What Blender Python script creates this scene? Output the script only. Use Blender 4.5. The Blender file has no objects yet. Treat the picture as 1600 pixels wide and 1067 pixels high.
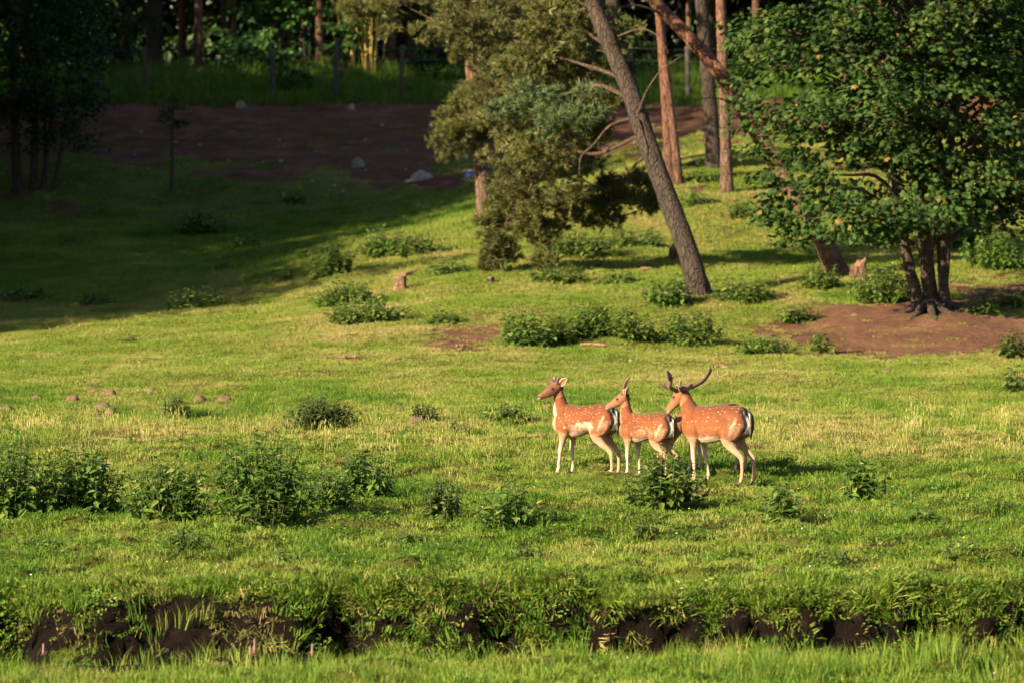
import bpy, math, random
import numpy as np
from mathutils import Vector, Matrix

# ---------------------------------------------------------------- camera, sky, sun, exposure
F_PX, CAM_H, HORIZON = 6550.0, 4.5, 160.0            # focal length in pixels of the 1600 wide photo
PITCH = math.atan((533.5 - HORIZON) / F_PX)
scene = bpy.context.scene
COL = scene.collection
cam = bpy.data.cameras.new('camera')
cam_ob = bpy.data.objects.new('camera', cam)
COL.objects.link(cam_ob)
cam.sensor_width = 36.0
cam.lens = F_PX / 1600.0 * 36.0
cam.clip_start, cam.clip_end = 0.5, 3000.0
cam_ob.location = (0, 0, CAM_H)
cam_ob.rotation_euler = (math.pi / 2 - PITCH, 0, 0)
cam.dof.use_dof = True
cam.dof.focus_distance = 49.5
cam.dof.aperture_fstop = 2.9
scene.camera = cam_ob

SUN_EL = math.radians(23.0)
SUN_H = Vector((-0.815, -0.58)).normalized()         # towards the sun, on the ground
to_sun = Vector((SUN_H.x * math.cos(SUN_EL), SUN_H.y * math.cos(SUN_EL), math.sin(SUN_EL)))
world = bpy.data.worlds.new('World')
scene.world = world
world.use_nodes = True
wn = world.node_tree
sky = wn.nodes.new('ShaderNodeTexSky')
sky.sky_type = 'NISHITA'
sky.sun_disc = False
sky.sun_elevation = SUN_EL
sky.sun_rotation = math.atan2(SUN_H.x, SUN_H.y)
wn.links.new(sky.outputs[0], wn.nodes['Background'].inputs[0])
wn.nodes['Background'].inputs[1].default_value = 0.05
sun = bpy.data.lights.new('sun', 'SUN')
sun.energy = 5.0
sun.angle = math.radians(0.5)
sun.color = (1.0, 0.83, 0.56)
sun_ob = bpy.data.objects.new('sun', sun)
COL.objects.link(sun_ob)
sun_ob.location = (-60, -40, 60)
sun_ob.rotation_euler = to_sun.to_track_quat('Z', 'Y').to_euler()
scene.view_settings.view_transform = 'Standard'
scene.view_settings.look = 'None'
scene.view_settings.gamma = 1.0
scene.view_settings.use_curve_mapping = False
scene.view_settings.exposure = 1.7
scene.render.engine = 'CYCLES'
cy = scene.cycles
cy.use_denoising = True
cy.adaptive_threshold = 0.02
cy.max_bounces = 5
cy.diffuse_bounces = 3
cy.glossy_bounces = 2
cy.transmission_bounces = 3
cy.transparent_max_bounces = 4
cy.sample_clamp_indirect = 4.0

rng = np.random.default_rng(11)
random.seed(5)

# ---------------------------------------------------------------- small maths
def U(a, b, n=None): return rng.uniform(a, b, n)

def hash2(ix, iy, seed):
    h = (ix.astype(np.int64) * 374761393 + iy.astype(np.int64) * 668265263 + seed * 974634533) & 0xFFFFFFFF
    h = ((h ^ (h >> 13)) * 1274126177) & 0xFFFFFFFF
    h = h ^ (h >> 16)
    return (h & 0xFFFFFF) / float(0xFFFFFF)

def vnoise(x, y, seed=0):
    x = np.asarray(x, float); y = np.asarray(y, float)
    ix, iy = np.floor(x), np.floor(y)
    fx, fy = x - ix, y - iy
    fx = fx * fx * (3 - 2 * fx); fy = fy * fy * (3 - 2 * fy)
    a = hash2(ix, iy, seed); b = hash2(ix + 1, iy, seed)
    c = hash2(ix, iy + 1, seed); d = hash2(ix + 1, iy + 1, seed)
    return (a * (1 - fx) + b * fx) * (1 - fy) + (c * (1 - fx) + d * fx) * fy

def fbm(x, y, seed=0, oct=3):
    s, a, t = 0.0, 1.0, 0.0
    for k in range(oct):
        s = s + a * vnoise(np.asarray(x) * 2 ** k + 17.3 * k, np.asarray(y) * 2 ** k + 5.1 * k, seed + k)
        t += a; a *= 0.5
    return s / t                                       # 0..1

def sstep(a, b, x):
    t = np.clip((np.asarray(x, float) - a) / (b - a), 0, 1)
    return t * t * (3 - 2 * t)

CP, SP = math.cos(PITCH), math.sin(PITCH)
def P(px, py, D):
    """the point D metres down the meadow that the photo shows at px, py"""
    u, v = (px - 800.0) / F_PX, (533.5 - py) / F_PX
    t = D / (CP + v * SP)
    return np.array((u * t, D, CAM_H + t * (-SP + v * CP)))

def norm(a):
    a = np.asarray(a, float)
    return a / np.maximum(np.linalg.norm(a, axis=-1, keepdims=True), 1e-9)

# ---------------------------------------------------------------- mesh helpers
def mesh_data(name, V, Fs, mats=(), smooth=False, fmat=None):
    V = np.ascontiguousarray(V, dtype=np.float32).reshape(-1, 3)
    if isinstance(Fs, np.ndarray): Fs = [Fs]
    Fs = [np.asarray(f, dtype=np.int32) for f in Fs if len(f)]
    m = bpy.data.meshes.new(name)
    m.vertices.add(len(V)); m.vertices.foreach_set('co', V.ravel())
    nl = sum(f.size for f in Fs); nf = sum(len(f) for f in Fs)
    m.loops.add(nl); m.loops.foreach_set('vertex_index', np.concatenate([f.ravel() for f in Fs]))
    m.polygons.add(nf)
    starts, s = [], 0
    for f in Fs:
        starts.append(s + np.arange(len(f)) * f.shape[1]); s += f.size
    m.polygons.foreach_set('loop_start', np.concatenate(starts).astype(np.int32))
    for mt in mats: m.materials.append(mt)
    if fmat is not None: m.polygons.foreach_set('material_index', np.asarray(fmat, np.int32))
    m.polygons.foreach_set('use_smooth', np.full(nf, smooth, dtype=bool))
    m.update(calc_edges=True)
    return m

def add(name, mesh, parent=None, loc=None):
    o = bpy.data.objects.new(name, mesh)
    COL.objects.link(o)
    if parent is not None: o.parent = parent
    if loc is not None: o.location = loc
    return o

def tag(o, label=None, cat=None, group=None, kind=None):
    if label: o['label'] = label
    if cat: o['category'] = cat
    if group: o['group'] = group
    if kind: o['kind'] = kind
    return o

def thing(name, label, cat, loc=(0, 0, 0), rotz=0.0, group=None):
    o = bpy.data.objects.new(name, None)
    o.empty_display_size = 0.2
    COL.objects.link(o)
    o.location = loc; o.rotation_euler = (0, 0, rotz)
    return tag(o, label, cat, group)

def copy_tree(o, parent=None):
    c = o.copy(); COL.objects.link(c)
    if parent is not None: c.parent = parent
    for ch in o.children: copy_tree(ch, c)
    return c

def catmull(pts, n):
    pts = np.asarray(pts, float)
    k = len(pts)
    if k < 3:
        t = np.linspace(0, 1, n)[:, None]
        return pts[0] * (1 - t) + pts[-1] * t
    t = np.linspace(0, k - 1, n)
    i = np.minimum(np.floor(t).astype(int), k - 2); f = (t - i)[:, None]
    ext = np.vstack([2 * pts[0] - pts[1], pts, 2 * pts[-1] - pts[-2]])
    p0, p1, p2, p3 = ext[i], ext[i + 1], ext[i + 2], ext[i + 3]
    return 0.5 * (2 * p1 + (p2 - p0) * f + (2 * p0 - 5 * p1 + 4 * p2 - p3) * f ** 2 + (3 * p1 - p0 - 3 * p2 + p3) * f ** 3)

def tube(pts, rad, n=12, sides=10, rough=0.0, lateral=(0, 1, 0), flat=None, seed=0):
    """closed tube; rad = radii (one or two columns: lateral, in plane) at the control points"""
    rad = np.asarray(rad, float)
    if rad.ndim == 1: rad = np.stack([rad, rad], 1)
    both = np.hstack([np.asarray(pts, float), rad])
    c = catmull(both, n)
    C, R = c[:, :3], np.maximum(c[:, 3:], 0.0008)
    T = norm(np.gradient(C, axis=0))
    L = np.tile(np.asarray(lateral, float), (n, 1))
    L = L - (L * T).sum(1, keepdims=True) * T
    bad = np.linalg.norm(L, axis=1) < 0.15
    if bad.any():
        L2 = np.tile(np.array((1.0, 0.12, 0.05)), (n, 1)); L2 -= (L2 * T).sum(1, keepdims=True) * T
        L[bad] = L2[bad]
    L = norm(L); Bn = np.cross(T, L)
    a = np.linspace(0, 2 * math.pi, sides, endpoint=False)
    k = np.ones((n, sides))
    if rough:
        g = np.random.default_rng(seed)
        k = 1 + rough * (g.random((n, sides)) - 0.5)
    V = C[:, None] + (L[:, None] * (np.cos(a)[None, :, None] * R[:, 0][:, None, None]) + Bn[:, None] * (np.sin(a)[None, :, None] * R[:, 1][:, None, None])) * k[..., None]
    V = V.reshape(-1, 3)
    i = np.arange(n - 1)[:, None] * sides; j = np.arange(sides)[None]
    j2 = (j + 1) % sides
    Fq = np.stack([i + j, i + j2, i + sides + j2, i + sides + j], -1).reshape(-1, 4)
    V = np.vstack([V, C[0], C[-1]])
    b0, b1 = n * sides, n * sides + 1
    jj = np.arange(sides); jn = (jj + 1) % sides
    Ft = np.vstack([np.stack([np.full(sides, b0), jn, jj], 1), np.stack([np.full(sides, b1), (n - 1) * sides + jj, (n - 1) * sides + jn], 1)])
    return V, Fq, Ft

def join(parts):
    Vs, Q, T, o = [], [], [], 0
    for V, q, t in parts:
        Vs.append(V)
        if len(q): Q.append(q + o)
        if len(t): T.append(t + o)
        o += len(V)
    return np.vstack(Vs), [x for x in (np.vstack(Q) if Q else [], np.vstack(T) if T else []) if len(x)]

def basis(d, n):
    """rotation matrices with x along d and z near n"""
    x = norm(d); y = norm(np.cross(n, x)); z = np.cross(x, y)
    return np.stack([x, y, z], -1)

def scatter(T, F, pos, R, s):
    """copies of template T at pos, turned by R, scaled by s, as one vertex and face array"""
    s = np.asarray(s, float)
    if s.ndim == 1: s = s[:, None]
    V = np.einsum('nij,nkj->nki', R, T[None] * s[:, None]) + pos[:, None]
    n, k = len(pos), len(T)
    Fo = F[None] + (np.arange(n) * k)[:, None, None]
    return V.reshape(-1, 3), Fo.reshape(-1, F.shape[1])

def rand_dirs(n):
    return norm(rng.normal(size=(n, 3)))

# ---------------------------------------------------------------- materials
def nodes(name):
    m = bpy.data.materials.new(name); m.use_nodes = True
    t = m.node_tree
    return m, t, t.nodes, t.links, t.nodes['Principled BSDF']

def rgb(c): return (c[0], c[1], c[2], 1)

def ramp(N, L, src, stops):
    r = N.new('ShaderNodeValToRGB')
    e = r.color_ramp.elements
    while len(e) < len(stops): e.new(0.5)
    for el, (p, c) in zip(e, stops): el.position = p; el.color = rgb(c)
    L.new(src, r.inputs[0])
    return r.outputs[0]

def noise(N, L, scale, detail=3, vec=None, rough=0.55):
    n = N.new('ShaderNodeTexNoise')
    n.inputs['Scale'].default_value = scale; n.inputs['Detail'].default_value = detail
    n.inputs['Roughness'].default_value = rough
    if vec is not None: L.new(vec, n.inputs['Vector'])
    return n.outputs['Fac']

def mixc(N, L, fac, a, b, mode='MIX'):
    m = N.new('ShaderNodeMix'); m.data_type = 'RGBA'; m.blend_type = mode
    for s, v in ((m.inputs[0], fac), (m.inputs[6], a), (m.inputs[7], b)):
        if isinstance(v, bpy.types.NodeSocket): L.new(v, s)
        elif isinstance(v, (int, float)): s.default_value = v
        else: s.default_value = rgb(v)
    return m.outputs[2]

def bump(N, L, B, h, strength, dist=0.02):
    b = N.new('ShaderNodeBump'); b.inputs['Strength'].default_value = strength; b.inputs['Distance'].default_value = dist
    L.new(h, b.inputs['Height']); L.new(b.outputs[0], B.inputs['Normal'])

def leaf_mat(name, stops, trans=0.3, rough=0.55, spec=0.25, accent=None, big=None):
    """leaves: each leaf its own shade of the ramp, light also passes through"""
    m, t, N, L, B = nodes(name)
    g = N.new('ShaderNodeNewGeometry')
    col = ramp(N, L, g.outputs['Random Per Island'], stops)
    if big:
        oc = N.new('ShaderNodeTexCoord')
        f = ramp(N, L, noise(N, L, big, 2, oc.outputs['Object']), [(0.35, (0.62, 0.62, 0.62)), (0.65, (1.2, 1.2, 1.2))])
        col = mixc(N, L, 1.0, col, f, 'MULTIPLY')
    L.new(col, B.inputs['Base Color'])
    B.inputs['Roughness'].default_value = rough
    B.inputs['Specular IOR Level'].default_value = spec
    if trans > 0:
        tr = N.new('ShaderNodeBsdfTranslucent'); mx = N.new('ShaderNodeMixShader')
        mx.inputs[0].default_value = trans
        L.new(mixc(N, L, 1.0, col, (1.0, 1.15, 0.6), 'MULTIPLY'), tr.inputs[0])
        L.new(B.outputs[0], mx.inputs[1]); L.new(tr.outputs[0], mx.inputs[2])
        L.new(mx.outputs[0], N['Material Output'].inputs[0])
    return m

def bark_mat(name, low, high, h0, h1, scale=9.0):
    """low bark turns into high bark between two heights above the tree's foot"""
    m, t, N, L, B = nodes(name)
    oc = N.new('ShaderNodeTexCoord')
    sp = N.new('ShaderNodeSeparateXYZ'); L.new(oc.outputs['Object'], sp.inputs[0])
    mr = N.new('ShaderNodeMapRange'); L.new(sp.outputs[2], mr.inputs[0])
    mr.inputs[1].default_value = h0; mr.inputs[2].default_value = h1
    mp = N.new('ShaderNodeMapping'); mp.inputs['Scale'].default_value = (1, 1, 0.28); L.new(oc.outputs['Object'], mp.inputs[0])
    n1 = noise(N, L, scale, 5, mp.outputs[0], 0.65)
    vo = N.new('ShaderNodeTexVoronoi'); vo.feature = 'DISTANCE_TO_EDGE'; vo.inputs['Scale'].default_value = scale * 1.6
    L.new(mp.outputs[0], vo.inputs[0])
    a = ramp(N, L, n1, [(0.3, [c * 0.45 for c in low]), (0.52, low), (0.75, [min(1, c * 1.5) for c in low])])
    b = ramp(N, L, n1, [(0.3, [c * 0.55 for c in high]), (0.5, high), (0.75, [min(1, c * 1.35) for c in high])])
    col = mixc(N, L, mr.outputs[0], a, b)
    crack = ramp(N, L, vo.outputs[0], [(0.0, (0.3, 0.3, 0.3)), (0.12, (1, 1, 1))])
    L.new(mixc(N, L, 0.5, col, crack, 'MULTIPLY'), B.inputs['Base Color'])
    B.inputs['Roughness'].default_value = 0.9
    bump(N, L, B, mixc(N, L, 0.5, n1, crack), 1.0, 0.09)
    return m

def stone_mat(name, c):
    m, t, N, L, B = nodes(name)
    oc = N.new('ShaderNodeTexCoord')
    n1 = noise(N, L, 7, 6, oc.outputs['Object'])
    L.new(ramp(N, L, n1, [(0.3, [x * 0.55 for x in c]), (0.55, c), (0.8, [min(1, x * 1.3) for x in c])]), B.inputs['Base Color'])
    B.inputs['Roughness'].default_value = 0.9
    bump(N, L, B, n1, 0.6, 0.02)
    return m

EDGE = [(-17, 79.5, 5.6), (-19, 84, 8.2), (-21, 88, 10.5), (-23, 92, 11), (-21.5, 96.5, 12.5), (-26, 98, 14), (-24, 101.5, 15), (-20.5, 104.5, 14.5), (-28, 104, 17), (-22.5, 109, 16.5), (-27, 110, 18), (-20.5, 113.5, 15.5), (-25, 115.5, 17.5),
        (-30, 93, 13), (-32, 99, 16), (-33, 106, 18), (-32, 113, 19), (-21.5, 118.5, 21), (-27, 116.8, 21), (-22, 135, 17), (-27, 137, 17), (-37, 110, 19), (-35, 87, 11), (-25.5, 86, 8), (-38, 95, 15), (-38, 102, 18), (-18.8, 123.8, 8.8), (-18.8, 127.2, 8.6), (-19.2, 131, 8.4), (-18.8, 134, 8), (-19, 120.3, 11), (-22.5, 125.5, 9), (-23, 129.5, 9), (-20, 80, 9.5), (-24, 82, 10), (-18, 86, 9), (-22, 90, 12), (-26, 91, 13), (-19.5, 93, 11), (-23, 85, 11), (-21, 144, 15), (-25, 150, 17), (-19.5, 139.5, 12)]
EDGE = [(x, y - (4.0 if y < 100 else 3.0), h * 1.1) for x, y, h in EDGE]
M = {}
M['nettle'] = leaf_mat('nettle_leaf', [(0.0, (0.042, 0.095, 0.016)), (0.5, (0.088, 0.17, 0.025)), (0.85, (0.14, 0.22, 0.034)), (1.0, (0.23, 0.26, 0.055))], 0.3, 0.5, 0.25)
M['nettle_pale'] = leaf_mat('pale_nettle_leaf', [(0.0, (0.05, 0.10, 0.016)), (0.5, (0.09, 0.16, 0.025)), (1.0, (0.20, 0.24, 0.05))], 0.3)
M['bush_olive'] = leaf_mat('olive_bush_leaf', [(0.0, (0.035, 0.06, 0.016)), (0.5, (0.07, 0.11, 0.025)), (1.0, (0.15, 0.18, 0.05))], 0.25)
M['stem'] = leaf_mat('nettle_stem', [(0.0, (0.035, 0.055, 0.014)), (1.0, (0.07, 0.075, 0.025))], 0.0)
M['maple'] = leaf_mat('maple_leaf', [(0.0, (0.017, 0.040, 0.010)), (0.5, (0.037, 0.076, 0.015)), (0.9, (0.064, 0.110, 0.021)), (0.97, (0.11, 0.13, 0.03)), (1.0, (0.22, 0.13, 0.035))], 0.25, 0.6, 0.15, big=0.9)
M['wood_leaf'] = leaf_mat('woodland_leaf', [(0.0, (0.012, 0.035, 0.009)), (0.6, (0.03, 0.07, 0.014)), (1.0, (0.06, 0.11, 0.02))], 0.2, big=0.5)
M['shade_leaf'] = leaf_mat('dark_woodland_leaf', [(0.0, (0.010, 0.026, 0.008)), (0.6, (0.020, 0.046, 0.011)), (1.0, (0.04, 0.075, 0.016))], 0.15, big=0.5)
M['laurel'] = leaf_mat('laurel_leaf', [(0.0, (0.03, 0.09, 0.02)), (0.6, (0.06, 0.15, 0.03)), (1.0, (0.12, 0.20, 0.045))], 0.2, 0.45, 0.3)
M['needle'] = leaf_mat('pine_needle', [(0.0, (0.055, 0.056, 0.016)), (0.5, (0.105, 0.108, 0.028)), (0.85, (0.135, 0.152, 0.04)), (1.0, (0.20, 0.14, 0.05))], 0.15, 0.5, 0.3, big=0.8)
M['needle_green'] = leaf_mat('fresh_pine_needle', [(0.0, (0.05, 0.075, 0.03)), (0.5, (0.09, 0.13, 0.05)), (1.0, (0.15, 0.19, 0.075))], 0.15, 0.5, 0.3)
M['needle_dark'] = leaf_mat('dark_pine_needle', [(0.0, (0.02, 0.028, 0.012)), (0.6, (0.035, 0.05, 0.018)), (1.0, (0.07, 0.075, 0.025))], 0.1, 0.5, 0.3)
M['bamboo_leaf'] = leaf_mat('bamboo_leaf', [(0.0, (0.09, 0.11, 0.02)), (1.0, (0.22, 0.20, 0.05))], 0.3)
M['bamboo'] = leaf_mat('bamboo_cane', [(0.0, (0.26, 0.20, 0.04)), (1.0, (0.45, 0.34, 0.08))], 0.0)
M['pine_bark'] = bark_mat('pine_bark', (0.13, 0.075, 0.048), (0.22, 0.09, 0.042), 1.5, 7.0)
M['grey_bark'] = bark_mat('grey_brown_bark', (0.045, 0.029, 0.020), (0.048, 0.028, 0.018), 2.0, 8.0)
M['dark_bark'] = bark_mat('dark_bark', (0.06, 0.04, 0.028), (0.07, 0.045, 0.03), 1.0, 6.0)
M['red_bark'] = bark_mat('red_pine_bark', (0.12, 0.055, 0.034), (0.16, 0.065, 0.033), 0.5, 4.0)
M['dead_wood'] = bark_mat('dead_wood', (0.085, 0.05, 0.032), (0.095, 0.055, 0.034), 0.5, 4.0, 14)
M['post'] = bark_mat('weathered_post', (0.09, 0.075, 0.055), (0.10, 0.08, 0.06), 0.2, 2.0, 14)
M['cut_wood'] = bark_mat('cut_wood', (0.34, 0.19, 0.11), (0.38, 0.23, 0.14), 0.0, 1.0, 20)
M['stone'] = stone_mat('boulder_stone', (0.25, 0.225, 0.19))
M['stone_dark'] = stone_mat('mossy_stone', (0.17, 0.165, 0.11))
M['earth'] = stone_mat('crumbly_earth', (0.13, 0.075, 0.048))
M['peat'] = stone_mat('dark_peat', (0.030, 0.018, 0.012))
# ---------------------------------------------------------------- the lie of the land
ctrl = []
for x in (-60, -25, -8, 0, 8, 25, 60):
    for y in (5, 22, 34, 46, 58, 68): ctrl.append((x, y, 0.0))
def C(px, py, D):
    p = P(px, py, D); ctrl.append((p[0], p[1], p[2]))
for px in (-500, 0, 250): C(px, 482, 91)
for px in (-500, 0, 200, 380): C(px, 400, 104)
for px in (-500, 0, 200, 400, 560): C(px, 335, 113)
for px in (-500, 60, 250, 420, 600, 760): C(px, 245, 121)
for px in (-500, 0, 250, 500, 750, 1000, 1150): C(px, 172, 128.5)
for px in (-500, 0, 250, 500, 750, 1000, 1250, 1600, 2200): C(px, 136, 132)
for a in ((350, 452, 90.5), (430, 440, 90.5), (560, 393, 91.5), (700, 352, 94.5), (760, 338, 96.5), (850, 300, 98), (1020, 268, 98.5), (1170, 232, 100),
          (500, 474, 82), (640, 505, 77), (800, 532, 75), (650, 442, 83.5), (800, 430, 83), (900, 385, 88.5), (940, 460, 80), (1100, 462, 79.5), (1100, 540, 74.8),
          (1000, 370, 89), (1140, 302, 93.5), (1055, 288, 95), (1200, 380, 88.5), (1300, 545, 74.8), (1400, 548, 74.8), (1500, 530, 75.5), (1450, 486, 77.5), (1600, 540, 75), (1600, 425, 84), (1330, 432, 83.5), (1540, 470, 79),
          (1550, 340, 94.5), (1400, 255, 104), (1600, 262, 105), (2200, 535, 75.5), (2200, 430, 85), (2200, 330, 97), (2200, 250, 108), (1100, 222, 117), (1300, 205, 117), (1600, 200, 119)): C(*a)
for x in (-60, -25, 0, 25, 60):
    for y, z in ((150, 5.4), (200, 6.5), (320, 9.0)): ctrl.append((x, y, z))
ctrl = np.array(ctrl)
def tps_k(d2): return 0.5 * d2 * np.log(d2 + 1e-9)
_c = ctrl[:, :2] / 20.0
_K = tps_k(((_c[:, None] - _c[None]) ** 2).sum(-1)) + np.eye(len(_c)) * 0.01
_A = np.hstack([np.ones((len(_c), 1)), _c])
_S = np.block([[_K, _A], [_A.T, np.zeros((3, 3))]])
_w = np.linalg.solve(_S, np.concatenate([ctrl[:, 2], np.zeros(3)]))
def base_h(x, y):
    sh = np.shape(x)
    x = np.clip(np.ravel(x).astype(float), -75, 75); y = np.clip(np.ravel(y).astype(float), 0, 330)
    q = np.stack([x, y], 1) / 20.0
    out = np.empty(len(q))
    for i in range(0, len(q), 20000):
        s = q[i:i + 20000]
        d2 = ((s[:, None] - _c[None]) ** 2).sum(-1)
        out[i:i + 20000] = tps_k(d2) @ _w[:-3] + _w[-3] + s @ _w[-2:]
    return out.reshape(sh)

def far_lip(x): return 38.4 + 0.45 * (fbm(x * 0.35, x * 0 + 3.1, 4, 3) - 0.5) + 0.45 * (fbm(x * 1.9, x * 0 + 8.7, 9, 2) - 0.5)
def hang(x): return fbm(x * 0.75, x * 0 + 4.4, 620, 3)
def near_lip(x): return 35.2 + 0.13 * np.clip(x, -6, 6) + 0.5 * (fbm(x * 0.7, x * 0 + 1.3, 14, 3) - 0.5)

def ditch(x, y):
    """depth of the ditch that crosses the near meadow, 0 outside it"""
    fl, nl = far_lip(x), near_lip(x)
    lump = fbm(x * 2.3, y * 2.3, 31, 3)
    ledge = 0.75 * sstep(0.45, 0.75, fbm(x * 0.8, y * 0 + 2, 77, 2))         # some of the bank has slumped
    steep = 0.28 + 0.75 * ledge
    dfar = sstep(0, 1, (fl - y) / steep)
    dnear = sstep(0, 1, (y - nl) / 0.7)
    d = np.minimum(dfar, dnear)
    dep = 0.40 + 0.28 * sstep(36.6, 37.4, y) + 0.18 * (lump - 0.5)
    slump = 0.32 * ledge * sstep(0.35, 0.6, lump) * sstep(1.6, 0.3, fl - y)
    return d * np.maximum(dep - slump, 0.05)

def H(x, y):
    x = np.asarray(x, float); y = np.asarray(y, float)
    h = base_h(x, y)
    far = sstep(30, 90, y)
    h = h + (fbm(x * 0.22, y * 0.22, 3, 3) - 0.5) * (0.16 + 0.30 * far)
    h = h + (fbm(x * 1.1, y * 1.1, 8, 3) - 0.5) * (0.14 + 0.0 * far)
    tus = fbm(x * 2.8, y * 2.8, 21, 2)
    h = h + 0.10 * sstep(0.52, 0.78, tus) * sstep(70, 50, y)
    bk = sstep(37.6, 39.4, y) * sstep(41.0, 39.2, y)                  # ragged turf behind the lip
    h = h - 0.26 * bk * sstep(0.45, 0.7, fbm(x * 0.9, y * 1.4, 55, 3))
    return h - ditch(x, y) - 0.30 * sstep(37.2, 36.2, y)

def hit(px, py, d0=30.5, d1=150.0):
    """where the line of sight to px, py meets the ground"""
    D = np.arange(d0, d1, 0.08)
    pts = np.array([P(px, py, 1.0)])
    dirv = pts[0] - np.array((0, 0, CAM_H))
    X = dirv[0] * D; Z = CAM_H + dirv[2] * D
    h = H(X, D)
    k = np.argmax(Z < h)
    if not (Z < h).any(): k = len(D) - 1
    return np.array((X[k], D[k], h[k]))

def ell(x, y, cx, cy, rx, ry): return np.sqrt(((x - cx) / rx) ** 2 + ((y - cy) / ry) ** 2)

mb = hit(1450, 486); mp_ = hit(720, 532); 
def bare(x, y):
    """1 where the soil lies bare"""
    x = np.asarray(x, float); y = np.asarray(y, float)
    n = fbm(x * 0.5, y * 0.5, 61, 4) - 0.5
    n2 = fbm(x * 1.7, y * 1.7, 66, 3) - 0.5
    low = 116.5 + 4.0 * sstep(-4, -12, x) + 2.5 * sstep(-1, 6, x) * 0 + 6 * n
    a = sstep(-0.7, 0.9, y - low + 3 * n2) * sstep(0.3, -0.3, y - 129.6 + 1.5 * n2) * (1 - 0.85 * sstep(0.54, 0.66, fbm(x * 0.55, y * 0.45, 68, 3)) * sstep(126, 117, y))
    a = np.maximum(a, 0.65 * sstep(0.12, 0.3, n + 0.8 * n2) * sstep(106, 112, y) * sstep(130, 120, y))
    b = sstep(1.2, 0.85, ell(x, y, mb[0] - 0.4, mb[1] - 1.2, 2.6, 2.9) + 1.1 * n2 + 0.4 * n)
    b2 = sstep(1.1, 0.7, ell(x, y, mb[0] + 2.4, mb[1] + 2.6, 2.6, 3.2) + 1.0 * n2)
    c = 0.9 * sstep(1.15, 0.6, ell(x, y, mp_[0], mp_[1], 0.85, 2.4) + 1.6 * n2)
    d = sstep(0.03, 0.10, ditch(x, y)) * sstep(35.6, 36.4, y)
    e = 0.75 * sstep(0.16, 0.3, n + n2 * 0.6) * sstep(76, 84, y) * sstep(112, 100, y) * sstep(-3, 2, x)
    return np.clip(np.maximum.reduce([a, b, b2, c, d, e]), 0, 1)

# ---------------------------------------------------------------- ground sheet
def lines(segs):
    out = [segs[0][0]]
    for a, b, st in segs:
        n = max(1, int(round((b - a) / st)))
        out += list(np.linspace(a, b, n + 1)[1:])
    return np.array(out)
gx = lines([(-900, -200, 100), (-200, -60, 14), (-60, -26, 2.5), (-26, -14, 0.6), (-14, -7, 0.25), (-7, 7, 0.085), (7, 16, 0.25), (16, 26, 0.6), (26, 60, 2.5), (60, 200, 14), (200, 900, 100)])
gy = lines([(-300, -20, 40), (-20, 24, 4), (24, 31, 0.7), (31, 34, 0.12), (34, 41.5, 0.055), (41.5, 60, 0.15), (60, 100, 0.3), (100, 136, 0.4), (136, 180, 2), (180, 340, 10), (340, 1500, 120)])
GX, GY = np.meshgrid(gx, gy)
GZ = H(GX, GY)
nx, ny = len(gx), len(gy)
idx = np.arange(nx * ny).reshape(ny, nx)
GF = np.stack([idx[:-1, :-1], idx[:-1, 1:], idx[1:, 1:], idx[1:, :-1]], -1).reshape(-1, 4)

m, t, N, L, B = nodes('meadow_ground')
geo = N.new('ShaderNodeNewGeometry')
at = N.new('ShaderNodeAttribute'); at.attribute_name = 'bare'
at2 = N.new('ShaderNodeAttribute'); at2.attribute_name = 'peat'
at3 = N.new('ShaderNodeAttribute'); at3.attribute_name = 'dry'
nf = noise(N, L, 9.0, 6, geo.outputs['Position'], 0.7)
nm = noise(N, L, 1.1, 4, geo.outputs['Position'])
green = ramp(N, L, nf, [(0.3, (0.05, 0.062, 0.011)), (0.5, (0.095, 0.115, 0.017)), (0.7, (0.15, 0.155, 0.030))])
dryc = ramp(N, L, nf, [(0.3, (0.13, 0.10, 0.035)), (0.7, (0.26, 0.20, 0.08))])
grass_c = mixc(N, L, at3.outputs['Fac'], green, dryc)
soil = ramp(N, L, mixc(N, L, 0.5, nf, nm), [(0.32, (0.068, 0.031, 0.020)), (0.5, (0.14, 0.068, 0.042)), (0.66, (0.235, 0.125, 0.078))])
peat = ramp(N, L, nf, [(0.3, (0.004, 0.0025, 0.002)), (0.6, (0.012, 0.007, 0.005)), (0.8, (0.035, 0.021, 0.013))])
bm = N.new('ShaderNodeMath'); bm.operation = 'ADD'
sc_ = N.new('ShaderNodeMath'); sc_.operation = 'MULTIPLY_ADD'
L.new(nf, sc_.inputs[0]); sc_.inputs[1].default_value = 0.8; sc_.inputs[2].default_value = -0.4
L.new(at.outputs['Fac'], bm.inputs[0]); L.new(sc_.outputs[0], bm.inputs[1])
bf = ramp(N, L, bm.outputs[0], [(0.40, (0, 0, 0)), (0.60, (1, 1, 1))])
L.new(mixc(N, L, at2.outputs['Fac'], mixc(N, L, bf, grass_c, soil), peat), B.inputs['Base Color'])
B.inputs['Roughness'].default_value = 0.95
B.inputs['Specular IOR Level'].default_value = 0.1
nc = noise(N, L, 38.0, 4, geo.outputs['Position'], 0.75)
bump(N, L, B, mixc(N, L, 0.5, nf, nc), 1.0, 0.09)
M['ground'] = m

def dryness(x, y):
    """how far the grass has turned to straw: a broad band behind the deer and loose patches"""
    n = fbm(x * 0.35, y * 0.22, 120, 3) - 0.5
    n2 = fbm(x * 1.3, y * 0.9, 125, 3) - 0.5
    band = sstep(50.5, 54, y + 3 * n) * sstep(64, 57, y + 5 * n)
    far = 0.16 * sstep(60, 66, y)
    return np.clip(0.30 * band + far + 0.55 * n + 0.75 * n2 + 0.04, 0, 1)

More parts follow.
